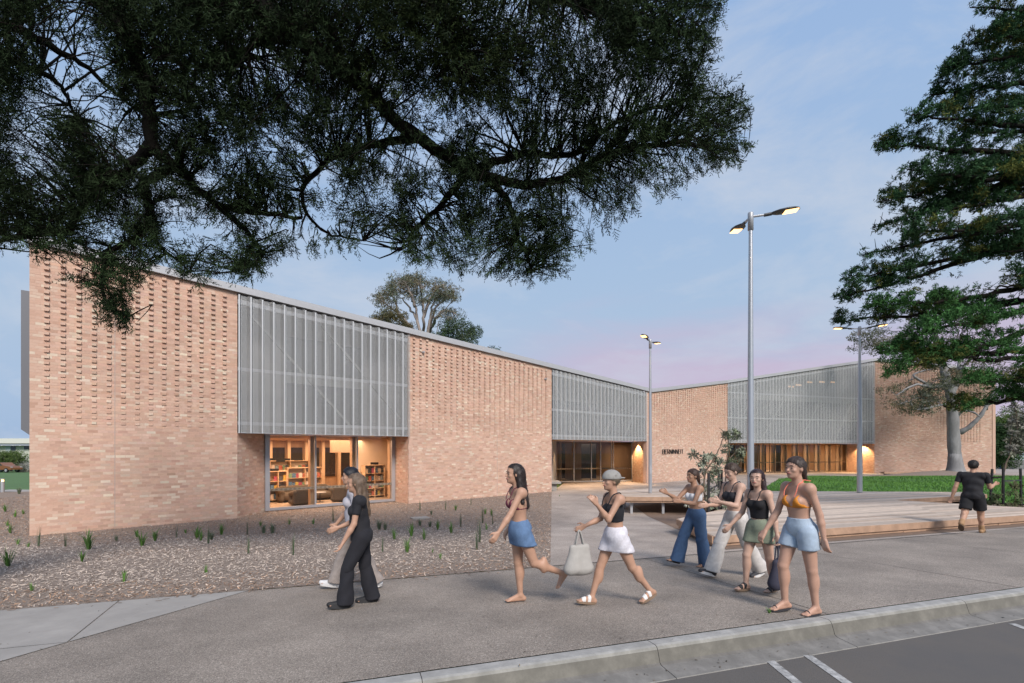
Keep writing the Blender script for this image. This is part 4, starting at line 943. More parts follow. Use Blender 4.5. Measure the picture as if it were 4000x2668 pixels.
# ------------------------------------------------------------ other trees
def rooted(root): 
    def par(o): o.parent = root; o.matrix_parent_inverse = Matrix.Translation(-Vector(root.location)); return o
    return par
def clumps(P, D, S, C, tm, name, par, m='leaf'):
    V, T, CC_ = sprays(P, D, S, C, tm); b = MB(); b.add(V, None, T, CC_); return par(b.build(name, M[m]))
def proj(P): q = P - np.array((0, 0, EYE)); return HX + q[:, 0] / q[:, 1] * F, HY - q[:, 2] / q[:, 1] * F
def conifer():
    base = (19.0, 14.6, g(19.0, 14.6)); root = empty('conifer_tree', base, 0, 'tall layered green conifer reaching in over the lawn with tufted boughs', 'tree'); par = rooted(root)
    tr = MB(); tk = limb(tr, [(19.0, 14.6, -.6), (18.9, 14.6, 4), (18.8, 14.6, 9), (18.7, 14.6, 15), (18.6, 14.6, 19)], .55, .15, 12)
    # boughs: root height at the trunk -> tip, with foliage sitting on their upper side
    B = [((3790, 30), 15.5, 14), ((3870, 110), 15.2, 13), ((3770, 170), 15.0, 14.5), ((3690, 260), 14.3, 13.5), ((3630, 370), 13.6, 14), ((3560, 450), 13.2, 13.2), ((3420, 565), 12.6, 13.6), ((3700, 520), 13, 15), ((3540, 660), 11.8, 13.0), ((3440, 790), 11.0, 13.8),
         ((3410, 890), 10.3, 14.2), ((3560, 900), 10.6, 12.8), ((3365, 1000), 9.8, 14.6), ((3300, 1090), 9.0, 14.8), ((3255, 1170), 8.6, 15), ((3255, 1255), 8.2, 15.2), ((3420, 1200), 8.6, 14), ((3750, 800), 11, 15.2), ((3850, 640), 12, 15), ((3900, 1000), 9.6, 15.4), ((3800, 300), 14, 15.5), ((3950, 420), 13.6, 15.2),
         ((3430, 1365), 7.4, 12.6), ((3460, 1455), 7.0, 12.4), ((3560, 1300), 7.6, 12.2), ((3640, 1400), 7.0, 12.6), ((3780, 1500), 6.2, 12.8), ((3690, 1590), 5.8, 13.2), ((3950, 1480), 6.2, 12.6), ((3990, 1550), 5.8, 13), ((3980, 850), 10.6, 13.2), ((3940, 700), 11.4, 13.6)]
    rb = random.Random(5); B += [((rb.uniform(3640 + max(0, 500 - y_) * .4, 3990), y_), 0, rb.uniform(13, 16)) for y_ in (120, 250, 330, 420, 500, 590, 680, 740, 830, 930, 980, 1080, 1130, 1200, 1010, 880)]
    P, D, S, C = [], [], [], []
    for (px, py), hz, Y in B:
        tip = W(px, py, Y); hd_ = math.hypot(18.75 - tip[0], 14.6 - tip[1]); a = np.array((18.75, 14.6, tip[2] + (.20 + RNG.uniform(-.16, .16)) * hd_)); m_ = a + (tip - a) * .55 + (0, 0, RNG.uniform(-.35, .1)); c = curve([a, m_, tip], 22, .03); L_ = np.linalg.norm(tip - a)
        tr.tube(c, np.linspace(.035 + .012 * L_, .012, 22), 6, cap=False)
        low = py > 1180 and px > 3400
        for t in np.linspace(.50 if px < 3700 else .3, 1, int(6 + 4.2 * L_)):
            i = min(int(t * 21), 20); p = c[i] + (c[i + 1] - c[i]) * (t * 21 - i); wd = .15 + .46 * (1 - t) * min(1, L_ / 5)
            if RNG.random() < .40: continue
            k = 4; q = p + np.stack((RNG.normal(0, wd * .8, k), RNG.normal(0, wd, k), RNG.uniform(-.10, .34, k)), 1)
            for x in q:
                if RNG.random() < .35: tr.tube([p, (p + x) / 2 + (0, 0, -.03), x], [.012, .009, .005], 4, cap=False)
            n = 6; qq = np.repeat(q, n, 0) + RNG.normal(0, .075, (k * n, 3)) * (1.3, 1.3, .8); P.append(qq); D.append((qq - p) * .8 + (tip - a) / L_ * .35 + RNG.normal(0, .25, (k * n, 3)) + (0, 0, .35))
            S.append(RNG.uniform(.13, .22, k * n)); u = RNG.random((k * n, 1)); base_c = np.array((.060, .155, .045)) if low else np.array((.040, .095, .038))
            if RNG.random() < .16: base_c = np.array((.12, .135, .035))
            C.append(base_c * (.55 + .85 * u))
    OC = np.array([(4300, -200), (3960, -60), (3790, 10), (3800, 50), (3890, 60), (3880, 100), (3783, 130), (3696, 231), (3649, 311), (3619, 388), (3515, 469), (3415, 556), (3421, 590), (3560, 590), (3716, 570), (3600, 620), (3538, 644), (3430, 759), (3436, 823), (3512, 812), (3530, 850), (3410, 887), (3440, 920), (3532, 915), (3480, 960), (3361, 998), (3400, 1034), (3307, 1061), (3258, 1159), (3271, 1208), (3245, 1266), (3361, 1275), (3450, 1290), (3521, 1293), (3500, 1330), (3423, 1364), (3455, 1436), (3450, 1475), (3521, 1450), (3646, 1440), (3736, 1475), (3771, 1516), (3664, 1587), (3740, 1610), (3807, 1605), (3878, 1560), (3995, 1565), (4300, 1565)], float)
    P = np.concatenate(P); D = np.concatenate(D); S = np.concatenate(S); C = np.concatenate(C); x, y = proj(P); k = inpoly(x + RNG.normal(0, 8, len(x)), y + RNG.normal(0, 8, len(x)), OC)
    for hx, hy, hr in ((3905, 1085, 70), (3850, 1400, 80), (3720, 1440, 45), (3960, 1160, 60), (3880, 700, 45), (3830, 560, 40), (3640, 960, 45), (3950, 880, 45), (3560, 780, 30), (3930, 300, 35), (3800, 1130, 50), (3940, 1430, 60), (3700, 1060, 45), (3600, 1150, 40), (3830, 1530, 40), (3780, 850, 40)):
        k &= ~((np.hypot(x - hx, y - hy) < hr * RNG.uniform(.6, 1.2, len(x))) & (RNG.random(len(x)) < .85))
    C = C * np.clip(.45 + .75 * vnoise(x + 500, y + 500, 55, 9), .4, 1.2)[:, None]
    par(tr.build('trunk', M['bark'], smooth=True)); clumps(P[k], D[k], S[k], C[k], TUFT, 'crown', par)
conifer()
def leafy(root, par, tips, anchors, tr, rad, per, size, cols, tm, twr=.02, droop=-.3, name='crown', seed=0):
    P, D, S, C = [], [], [], []
    for t, r_ in tips:
        dr = twig_to(tr, anchors, t, twr); n = int(per * (r_ / rad) ** 1.6) + 2
        o = RNG.normal(size=(n, 3)); o /= np.linalg.norm(o, axis=1)[:, None]; o *= (RNG.random((n, 1)) ** .45) * r_ * np.array((1.15, 1.15, .62)); P.append(t + o)
        D.append(o / r_ + RNG.normal(0, .5, (n, 3)) + (0, 0, droop)); S.append(RNG.uniform(.7, 1.25, n) * size); u = RNG.random((n, 1)); c0 = np.array(cols[RNG.integers(0, len(cols))]); C.append(c0 * (.6 + .8 * u))
    clumps(np.concatenate(P), np.concatenate(D), np.concatenate(S), np.concatenate(C), tm, name, par)
def gum():
    Y = 44.0; bz = -.2; X0 = W(3727, 1, Y)[0]; root = empty('gum_tree', (X0, Y, bz), 0, 'thick grey-barked gum tree with bare forking limbs in front of the end wall', 'tree'); par = rooted(root); tr = MB()
    w = lambda px, py, dy=0: W(px, py, Y + dy)
    A = [limb(tr, [w(3733, 1850), w(3731, 1820), w(3727, 1740), w(3722, 1640), w(3716, 1560), w(3700, 1490), w(3676, 1400, .5), w(3660, 1330, 1)], .57, .24, 16, .01),
         limb(tr, [w(3750, 1690), w(3790, 1665, -.5), w(3830, 1625, -.8), w(3862, 1580, -1), w(3930, 1560, -1.5), w(3990, 1535, -2)], .24, .05, 10, .02), limb(tr, [w(3850, 1600), w(3862, 1560, .2), w(3900, 1520, .5), w(3920, 1470, .6), w(3960, 1420, .5)], .17, .05, 8, .02),
         limb(tr, [w(3735, 1635), w(3760, 1605, -.5), w(3800, 1610, -1), w(3830, 1630, -1.2)], .15, .05, 8, .02), limb(tr, [w(3705, 1500), w(3640, 1512, -.5), w(3570, 1505, -1), w(3500, 1545, -1.6)], .18, .04, 8, .03),
         limb(tr, [w(3715, 1575), w(3640, 1590, -1), w(3580, 1600, -1.6), w(3550, 1570, -2), w(3510, 1580, -2.4)], .12, .03, 8, .03), limb(tr, [w(3715, 1545), w(3740, 1480, .5), w(3752, 1400, 1), w(3790, 1330, 1.4)], .26, .08, 10, .02), limb(tr, [w(3740, 1480, .5), w(3775, 1420), w(3830, 1370), w(3880, 1330)], .15, .05, 8, .02),
         limb(tr, [w(3676, 1400, .5), w(3610, 1330, .5), w(3540, 1310), w(3460, 1320, -.6), w(3400, 1350, -1)], .2, .04, 8, .03), limb(tr, [w(3660, 1330, 1), w(3620, 1250, 1), w(3560, 1230, 1.2)], .2, .05, 8, .02), limb(tr, [w(3640, 1510), w(3570, 1470), w(3600, 1450), w(3640, 1442)], .12, .05, 7, .02)]
    A = np.concatenate(A)
    fl = np.array([w(3733, 1852), w(3733, 1842), w(3732, 1825), w(3731, 1800), w(3729, 1770)]); tr.tube(fl, [.92, .74, .62, .54, .47], 18)
    reg = [((3460, 3660), (1490, 1570), 18), ((3500, 3600), (1560, 1600), 6), ((3640, 3860), (1440, 1500), 16), ((3330, 3560), (1290, 1370), 24), ((3560, 3900), (1230, 1440), 30), ((3820, 3990), (1430, 1540), 14), ((3600, 3680), (1560, 1600), 4)]
    tips = [(w(RNG.uniform(*rx), RNG.uniform(*ry), RNG.uniform(-2.5, 2)), RNG.uniform(.45, .95)) for rx, ry, n in reg for _ in range(n)]
    leafy(root, par, tips, A, tr, .7, 26, .34, ((.105, .11, .065), (.09, .10, .062), (.13, .115, .065), (.11, .12, .09)), LEAF, .025)
    par(tr.build('trunk', M['gum_bark'], smooth=True))
    b = MB(); a = np.linspace(0, 2 * np.pi, 20, endpoint=False)
    for i, (r_, z) in enumerate(((6.5, -.75), (4, -.52), (2.2, -.30), (.9, -.18))):
        pass
    V = [(X0 + r_ * math.cos(t), Y + .3 + r_ * .55 * math.sin(t), z) for r_, z in ((7.5, -.74), (4.6, -.5), (2.4, -.26), (.8, -.15)) for t in a]
    Q = [(i * 20 + k, i * 20 + (k + 1) % 20, (i + 1) * 20 + (k + 1) % 20, (i + 1) * 20 + k) for i in range(3) for k in range(20)]
    b.add(V, Q); st(b.build('mulch_mound', M['mulch_ground'], smooth=True))
gum()
def eucalypt():
    Y = 46.0; w = lambda px, py, dy=0: W(px, py, Y + dy); X0 = w(1660, 1)[0]; root = empty('eucalyptus_tree', (X0, Y, -.7), 0, 'slender-limbed eucalyptus with a domed olive crown rising behind the roof', 'tree'); par = rooted(root); tr = MB()
    f = [w(1650, 1500), w(1640, 1340)]; A = [limb(tr, [(X0, Y, -1.2), w(1652, 1500), w(1648, 1345)], .55, .3, 10)]
    for pts in ([(1648, 1345), (1628, 1250), (1590, 1190), (1560, 1160)], [(1650, 1350), (1635, 1270), (1622, 1200), (1600, 1150), (1560, 1110)], [(1655, 1350), (1655, 1240), (1650, 1180), (1640, 1120)], [(1660, 1345), (1680, 1250), (1690, 1190), (1720, 1150)], [(1665, 1345), (1690, 1240), (1710, 1190), (1760, 1160)],
                [(1640, 1345), (1590, 1260), (1540, 1210), (1500, 1180)], [(1600, 1280), (1560, 1240), (1545, 1180), (1530, 1140)], [(1670, 1300), (1720, 1220), (1750, 1215), (1780, 1225)], [(1655, 1240), (1690, 1150), (1730, 1110)], [(1622, 1200), (1600, 1130), (1570, 1085)]):
        A.append(limb(tr, [w(x, y, RNG.uniform(-1.5, 1.5)) for x, y in pts], .16, .045, 7, .05))
    A = np.concatenate(A); reg = [((1485, 1560), (1105, 1165), 18), ((1540, 1650), (1070, 1105), 16), ((1570, 1750), (1090, 1150), 40), ((1700, 1795), (1120, 1175), 20), ((1460, 1530), (1150, 1185), 12), ((1540, 1720), (1150, 1180), 14), ((1710, 1795), (1205, 1250), 16)]
    tips = [(w(RNG.uniform(*rx), RNG.uniform(*ry), RNG.uniform(-2.5, 2.5)), RNG.uniform(.35, .75)) for rx, ry, n in reg for _ in range(n)]
    leafy(root, par, tips, A, tr, .7, 24, .30, ((.115, .13, .085), (.14, .13, .08), (.10, .12, .075), (.15, .125, .075)), LEAF, .03); par(tr.build('trunk', mat('smooth_bark', (.26, .22, .19), .9), smooth=True))
eucalypt()
def bush(name, label, cat, base, pxs, pys, Y, n, cols, size, rad, per, group=None, tm=None):
    root = empty(name, base, 0, label, cat, group); par = rooted(root); tr = MB(); top = W(sum(pxs) / 2, sum(pys) / 2, Y)
    A = np.concatenate([limb(tr, [base, (np.array(base) + top) / 2 + RNG.normal(0, .4, 3), W(RNG.uniform(*pxs), RNG.uniform(*pys), Y + RNG.uniform(-1, 1))], .14, .03, 6) for _ in range(5)])
    tips = []
    while len(tips) < n:
        u, v = RNG.uniform(-1, 1), RNG.uniform(-1, 1)
        if u * u + max(v, 0) ** 2 * .7 > 1 or (v > 0 and u * u + v * v > 1): continue
        tips.append((W((pxs[0] + pxs[1]) / 2 + u * (pxs[1] - pxs[0]) / 2, (pys[0] + pys[1]) / 2 - v * (pys[1] - pys[0]) / 2, Y + RNG.uniform(-1.5, 1.5)), RNG.uniform(.7, 1.2) * rad))
    leafy(root, par, tips, A, tr, rad, per, size, cols, tm or LEAF, .02); par(tr.build('stem', M['twig']))
bush('olive_bush', 'rounded olive-brown treetop just above the roof edge left of the eucalyptus', 'tree', (W(1510, 1, 42)[0], 42, -.7), (1446, 1600), (1215, 1330), 42, 60, ((.10, .09, .04), (.085, .09, .045), (.12, .095, .045)), .30, .6, 30)
bush('dark_green_tree', 'dark green leafy treetop above the roof edge right of the eucalyptus', 'tree', (W(1790, 1, 44)[0], 44, -.7), (1680, 1880), (1255, 1420), 44, 80, ((.045, .075, .035), (.06, .085, .045)), .36, .65, 30)
bush('sprig_tree', 'small leafy sprig showing over the roof edge further right', 'tree', (W(1925, 1, 44)[0], 44, -.7), (1905, 1940), (1352, 1420), 44, 8, ((.06, .085, .05),), .3, .5, 26)
for i, (x0, x1, y0, y1, Y, cols, lab) in enumerate(((3885, 3990, 1595, 1800, 74, ((.085, .14, .035), (.06, .11, .03), (.12, .16, .04)), 'broad yellow-green tree beyond the fence beside the end wall'), (3960, 4080, 1590, 1800, 78, ((.06, .10, .03), (.045, .085, .03)), 'deep green tree beyond the metal shed at the fence'), (3870, 3960, 1660, 1810, 68, ((.03, .06, .022), (.04, .075, .028)), 'dark green bush in the lee of the end wall'))):
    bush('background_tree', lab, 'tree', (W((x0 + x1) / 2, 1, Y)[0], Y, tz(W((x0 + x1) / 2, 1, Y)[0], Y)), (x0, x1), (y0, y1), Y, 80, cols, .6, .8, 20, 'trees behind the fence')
bush('garden_shrub', 'dense rounded green shrub in front of the pale house beside the utility truck', 'shrub', (W(45, 1, 92)[0], 92, -2.4), (-20, 98), (1763, 1830), 92, 70, ((.06, .10, .03), (.08, .12, .035)), .42, .8, 26)
bush('pale_shrub', 'low grey-white flowering shrub at the corner of the house yard', 'shrub', (W(100, 1, 89)[0], 89, -2.4), (82, 118), (1812, 1842), 89, 16, ((.30, .29, .27), (.16, .17, .13)), .4, .6, 20)
# ------------------------------------------------------------ staked saplings
def stakes(px_tops, Y, label, ties):
    b0 = W(px_tops[0][0], 1, Y); root = empty('tree_guard', (b0[0], b0[1], g(b0[0], b0[1])), 0, label, 'tree stakes', 'tree stake sets'); par = rooted(root); P = []
    for px, py, dY, lean in px_tops:
        t = W(px, py, Y + dY); bt = W(px + lean, 1, Y + dY); bt[2] = g(bt[0], bt[1]) - .2; b = MB(); b.bar(bt, t, .06, .06, up=(0, 1, 0)); par(b.build('stake', M['black'])); P.append((bt, t))
    for i, j, f in ties:
        a = P[i][0] + (P[i][1] - P[i][0]) * f; c = P[j][0] + (P[j][1] - P[j][0]) * f; b = MB(); b.bar(a + (0, -.035, 0), c + (0, -.035, .01), .008, .06); par(b.build('tie_strap', M['dark_metal']))
stakes([(2768, 1848, 0, 0), (2808, 1826, 1.2, -2), (2819, 1835, 2.4, -3), (2869, 1828, 1.8, 0)], 14.2, 'four black stakes with straps round the leaning banksia in the deck notch', ((0, 1, .72), (1, 2, .8), (2, 3, .76)))
stakes([(3876, 1832, .6, -10), (3919, 1829, 0, 0), (3986, 1830, .9, 4)], 18.6, 'three black stakes with two straps round the sapling at the right of the deck', ((0, 1, .8), (1, 2, .72)))
def sapling(name, label, trunk, tips, Y, size, cols, tm, rad, per, r0=.03):
    w = lambda p: W(p[0], p[1], Y + (p[2] if len(p) > 2 else 0)); b0 = w(trunk[0][0]); root = empty(name, (b0[0], b0[1], g(b0[0], b0[1])), 0, label, 'sapling', 'young staked trees'); par = rooted(root); tr = MB()
    A = np.concatenate([limb(tr, [w(p) for p in t], r0 if i == 0 else r0 * .6, .008, 7, .008) for i, t in enumerate(trunk)])
    leafy(root, par, [(w(t), rad * RNG.uniform(.8, 1.2)) for t in tips], A, tr, rad, per, size, cols, tm, .008, .1); par(tr.build('trunk', M['twig'], smooth=True))
sapling('banksia_sapling', 'leaning young banksia with silvery rosettes of leaves between black stakes', [[(2755, 2000), (2752, 1860), (2790, 1790), (2815, 1735), (2828, 1690), (2810, 1672)], [(2752, 1870), (2745, 1820), (2725, 1790), (2700, 1775)], [(2790, 1790), (2770, 1790), (2757, 1782)], [(2760, 1880), (2790, 1850), (2800, 1820)]],
        [(2706, 1775), (2757, 1783), (2836, 1700), (2790, 1790), (2765, 1808), (2735, 1815), (2800, 1830), (2775, 1850), (2745, 1845), (2725, 1870), (2785, 1880), (2760, 1905), (2790, 1915), (2770, 1945), (2800, 1960), (2835, 1968), (2695, 1962), (2745, 1790), (2815, 1800), (2780, 1980)], 14.6, .16, ((.24, .26, .20), (.18, .21, .15), (.30, .31, .26)), ROSE, .11, 4)
sapling('banksia_sapling', 'slim upright young banksia with grey-green leaves behind the leaning one', [[(2835, 1990), (2836, 1860), (2842, 1780), (2848, 1710), (2858, 1690)], [(2842, 1800), (2870, 1770), (2900, 1758)], [(2838, 1840), (2860, 1800), (2880, 1790)]],
        [(2858, 1690), (2875, 1690), (2848, 1705), (2862, 1710), (2880, 1705), (2900, 1758), (2893, 1775), (2885, 1790), (2860, 1800), (2850, 1820), (2870, 1815), (2835, 1760), (2840, 1740), (2905, 1770), (2865, 1840), (2848, 1850), (2832, 1800), (2888, 1765)], 16.4, .15, ((.16, .19, .12), (.20, .22, .16)), ROSE, .11, 4)
sapling('tall_sapling', 'spindly grey-leaved sapling rising from three black stakes near the lawn', [[(3925, 2010), (3915, 1900), (3930, 1810), (3955, 1760), (3975, 1700), (3968, 1600), (3962, 1550)], [(3940, 1790), (3945, 1740), (3955, 1690)], [(3955, 1760), (3985, 1740), (4010, 1720)]],
        [(3962, 1552), (3960, 1585), (3970, 1610), (3958, 1640), (3985, 1640), (3975, 1670), (3960, 1690), (3990, 1690), (3950, 1720), (3985, 1720), (3965, 1740), (3945, 1745), (4000, 1700), (3992, 1660), (3940, 1770), (3980, 1760), (3975, 1635), (3950, 1660), (3965, 1715)], 18.7, .17, ((.22, .22, .19), (.17, .18, .14)), ROSE, .14, 5, .035)
sapling('young_shrub', 'loose green shrub growing at the foot of the right-hand stakes', [[(3905, 2005), (3895, 1960), (3885, 1930)], [(3960, 2005), (3965, 1930), (3960, 1880)]],
        [(3880, 1965), (3895, 1985), (3870, 1945), (3900, 1940), (3950, 1930), (3965, 1960), (3945, 1975), (3970, 1900), (3985, 1950), (3955, 1890), (3990, 1985), (3910, 1995), (3975, 1985), (3850, 1960), (3930, 1990)], 18.2, .12, ((.10, .13, .06), (.14, .15, .08)), ROSE, .15, 8)
# ------------------------------------------------------------ planting in the mulch bed
def tuft_mesh(kind, seed):
    r = np.random.default_rng(seed); V, T, C = [], [], []
    n, h, sp, wd, c0 = {'strap': (30, .36, .75, .007, (.085, .19, .03)), 'fine': (80, .24, .75, .0030, (.13, .17, .10)), 'rush': (12, .42, .14, .004, (.07, .11, .05)), 'small': (16, .18, .6, .006, (.10, .22, .04))}[kind]
    for k in range(n):
        a = r.uniform(0, 2 * np.pi); ln = h * r.uniform(.55, 1.15); lean = sp * r.uniform(.1, 1); d = np.array((math.cos(a), math.sin(a), 0)); s = np.array((-d[1], d[0], 0)) * wd; p = d * r.uniform(0, .03)
        m1 = p + d * lean * ln * .35 + (0, 0, ln * .6); tp = p + d * lean * ln + (0, 0, ln * (1 - .35 * lean)); i = len(V)
        V += [p - s, p + s, m1 + s * .9, m1 - s * .9, tp]; T += [(i, i + 1, i + 2), (i, i + 2, i + 3), (i + 3, i + 2, i + 4)]; c = np.array(c0) * r.uniform(.6, 1.35); C += [c] * 3
    b = MB(); b.add(V, None, T, np.array(C)); return b
TL = {'strap': 'bright green strappy grass clump', 'fine': 'fine grey-green tussock', 'rush': 'thin dark upright rush', 'small': 'small fresh green grass seedling'}
TG = {'strap': 'strappy grass clumps in the bed', 'fine': 'fine tussocks in the bed', 'rush': 'upright rushes in the bed', 'small': 'grass seedlings in the bed'}
def tuft_place(px, p):
    d = dk(p[0], p[1]); a = ' round the end-wall corner' if px < 115 else (' before the left brick panel' if px < 930 else (' below the library window' if px < 1570 else ' beside the plaza paving'))
    return a + (', near the walkway' if d < 10.5 else (', mid bed' if d < 13.3 else ', close to the wall'))
TM = {}
for px, py, kd, sc in [(345, 2150, 'strap', 1.45), (30, 2215, 'strap', 1.15), (555, 2135, 'strap', 1.15), (605, 2115, 'strap', 1.0), (320, 2197, 'strap', .75), (485, 2275, 'small', 1.2), (70, 2130, 'small', 1.1), (110, 2140, 'small', .8), (255, 2137, 'rush', .8), (770, 2105, 'strap', 1.1), (785, 2115, 'strap', .9), (865, 2090, 'strap', 1.0), (535, 2100, 'strap', .8), (825, 2110, 'fine', 1.2), (815, 2125, 'rush', 1.1), (965, 2090, 'rush', 1.2), (1018, 2055, 'small', 1.1), (1030, 2085, 'fine', 1.3), (1065, 2085, 'fine', 1.5), (1130, 2050, 'small', 1.2), (1224, 2048, 'small', 1.2), (1302, 2038, 'rush', 1.4), (1298, 2075, 'fine', 1.0), (1145, 2170, 'rush', 1.1), (970, 2165, 'rush', 1.0), (805, 2240, 'small', .8), (125, 2310, 'small', .7), (455, 2115, 'fine', .8), (150, 2135, 'rush', 1.2), (690, 2100, 'rush', .8), (725, 2085, 'small', .9),
                       (1480, 2070, 'fine', 1.5), (1505, 2072, 'fine', 1.2), (1540, 2110, 'strap', .9), (1608, 2098, 'strap', 1.2), (1657, 2110, 'strap', .85), (1710, 2070, 'strap', .9), (1762, 2085, 'strap', 1.0), (1590, 2160, 'strap', .95), (1494, 2158, 'rush', .8), (1740, 1992, 'rush', 1.0), (1640, 1995, 'rush', 1.1), (1780, 1995, 'strap', .8), (1885, 2045, 'rush', 1.4), (1925, 2050, 'rush', 1.2), (1872, 2120, 'rush', 1.5), (1862, 2150, 'rush', 1.0), (1895, 2010, 'strap', .8), (1920, 2015, 'strap', .8), (1800, 2060, 'rush', 1.1), (1680, 2060, 'fine', 1.0), (1900, 2070, 'small', 1.2), (1685, 2012, 'fine', .9), (1640, 2055, 'fine', 1.1), (30, 2055, 'small', 1.2), (75, 1930, 'fine', 1.8), (40, 2085, 'strap', .9), (60, 2020, 'small', 1.5), (20, 2000, 'strap', 1.0), (90, 2010, 'small', 1.2), (1840, 1975, 'rush', .9), (2185, 1940, 'small', .6), (1720, 2185, 'small', .7), (1690, 2160, 'small', .5)]:
    p = G(px, py); v = random.randrange(3); key = (kd, v)
    if key not in TM: o = tuft_mesh(kd, 40 + v * 7 + len(kd)).build('grass_tuft', M['grass']); TM[key] = o.data
    else: o = bpy.data.objects.new('grass_tuft', TM[key]); COL.objects.link(o)
    o.location = (p[0], p[1], p[2] + .012); o.rotation_euler = (0, 0, random.uniform(0, 6)); o.scale = (sc,) * 3; tag(o, ('large ' if sc > 1.12 else 'little ' if sc < .87 and kd != 'small' else '') + TL[kd] + tuft_place(px, p), 'grass tuft', TG[kd])
p = G(3005, 2395); o = tuft_mesh('small', 9).build('kerb_weed', M['grass']); o.location = p; o.scale = (.5, .5, .35); tag(o, 'tiny green weed sprouting from the crack behind the kerb', 'weed')
p = G(1640, 2027); b = MB(); b.box((0, 0, .03), (.62, .42, .06)); o = b.build('stone_slab', M['concrete']); o.location = p; o.rotation_euler = (0, 0, .5); tag(o, 'flat pale stone slab lying in the wood chips', 'stone slab')
# ------------------------------------------------------------ left background
hs = empty('pale_house', (-108, 104, -2.6), 0, 'two-storey cream house with flat fascia roof behind the shrub', 'house'); HZ = lambda y, Y=104: EYE - (y - HY) / F * Y
HM = mat('house_wall', (.52, .53, .46), .85); HF = mat('house_fascia', (.60, .60, .54), .8); HG = mat('house_eave', (.30, .33, .38), .7)
def hbox(nm, px0, px1, y0, y1, Y, th, m, parent=hs):
    a, c = W(px0, y0, Y), W(px1, y1, Y); b = MB(); b.box(((a[0] + c[0]) / 2, Y + th / 2, (a[2] + c[2]) / 2), (abs(c[0] - a[0]), th, abs(a[2] - c[2]))); o = b.build(nm, m); o.parent = parent; o.matrix_parent_inverse = Matrix.Translation(-Vector(parent.location)); return o
hbox('wall', -300, 210, 1742, 1836, 104, 8, HM); hbox('roof', -310, 220, 1712.5, 1732, 102.6, 10, HF); hbox('eave', -310, 220, 1732, 1741, 102.8, 9, HG)
WG = mat('house_window', (.05, .06, .075), .1); WC = mat('curtain', (.42, .48, .50), .8)
for x0, x1, y0, y1, m_ in ((42, 60, 1741.5, 1760, WG), (22, 41, 1741.5, 1764, WC), (93, 112, 1741.5, 1755, WG), (-60, -20, 1741.5, 1760, WG)):
    wf = hbox('window', x0 - 2, x1 + 2, y0, y1 + 2, 103.9, .1, HF); hbox('pane', x0, x1, y0 + .3, y1, 103.82, .05, m_)
for x in (6, 50, 77): hbox('eave_light', x - 1.5, x + 1.5, 1739.5, 1741.5, 102.5, .2, HF)
def strip(nm, pts, m, lift):
    V = [(x, y, tz(x, y) + lift) for x, y in pts]; b = MB(); b.add(V, None, tess(np.array(pts))); return st(b.build(nm, m))
strip('side_path', [(-33.5, 31.0), (-28, 30.4), (-27, 32.2), (-34.5, 33.2)], M['concrete'], .06); strip('side_mulch', [(-40, 26.5), (-24, 25), (-24, 29.9), (-36, 31)], M['mulch_ground'], .05)
# utility truck, built along its own x axis (nose +x)
def truck():
    Y = 86.0; c = W(28, 1845, Y); root = empty('utility_truck', (c[0] - .6, Y, tz(c[0], Y) + .0), R(-6), 'orange-brown dual-cab utility truck parked by the shrub', 'truck'); body = mat('truck_paint', (.33, .13, .055), .3, .5, coat=.6); gl = mat('truck_glass', (.05, .06, .07), .05)
    dz = c[2] - root.location.z; root.location.z = c[2]
    prof = [(-2.65, .55), (-2.65, 1.10), (-.95, 1.14), (-.85, 1.72), (.45, 1.74), (1.15, 1.22), (2.35, 1.06), (2.6, .85), (2.6, .5), (-2.65, .5)]
    def side(pr, w_, nm, m_):
        n = len(pr); V = [(x, y, z) for y in (-w_, w_) for x, z in pr]; t = tess(np.array(pr)); Q = [(i, (i + 1) % n, n + (i + 1) % n, n + i) for i in range(n)]; b = MB(); b.add(V, Q, [(a, b_, c_) for a, b_, c_ in t] + [(n + a, n + c_, n + b_) for a, b_, c_ in t]); return b.build(nm, m_, root)
    bo = side(prof, .92, 'body', body)
    for pr in ([(-.72, 1.2), (-.68, 1.62), (-.05, 1.63), (-.05, 1.2)], [(.02, 1.2), (.02, 1.63), (.42, 1.63), (.92, 1.22)], [(-1.9, 1.2), (-1.85, 1.5), (-.95, 1.6), (-.95, 1.2)]): side(pr, .935, 'side_window', gl)
    side([(-2.6, 1.14), (-2.5, 1.62), (-.9, 1.74), (-.9, 1.14)], .88, 'canopy', mat('truck_canopy', (.22, .22, .24), .4))
    for x in (-1.6, 1.65):
        for y in (-.86, .86):
            b = MB(); b.tube([(x, y - .12, .4), (x, y + .12, .4)], .40, 20); wh = b.build('wheel', M['black'], root); b = MB(); b.tube([(x, y - .13, .4), (x, y + .13, .4)], .23, 14); b.build('rim', M['grey_metal'], wh)
    b = MB(); b.box((0, -.97, .42), (2.3, .08, .06)); b.build('side_step', M['dark_metal'], root)
    for y in (-.75, .75): b = MB(); b.box((-2.66, y, .95), (.05, .22, .35)); b.build('tail_light', mat('tail', (.5, .05, .03), .3), root); b = MB(); b.box((2.5, y, .93), (.16, .3, .16)); b.build('headlight', M['white_metal'], root)
truck()
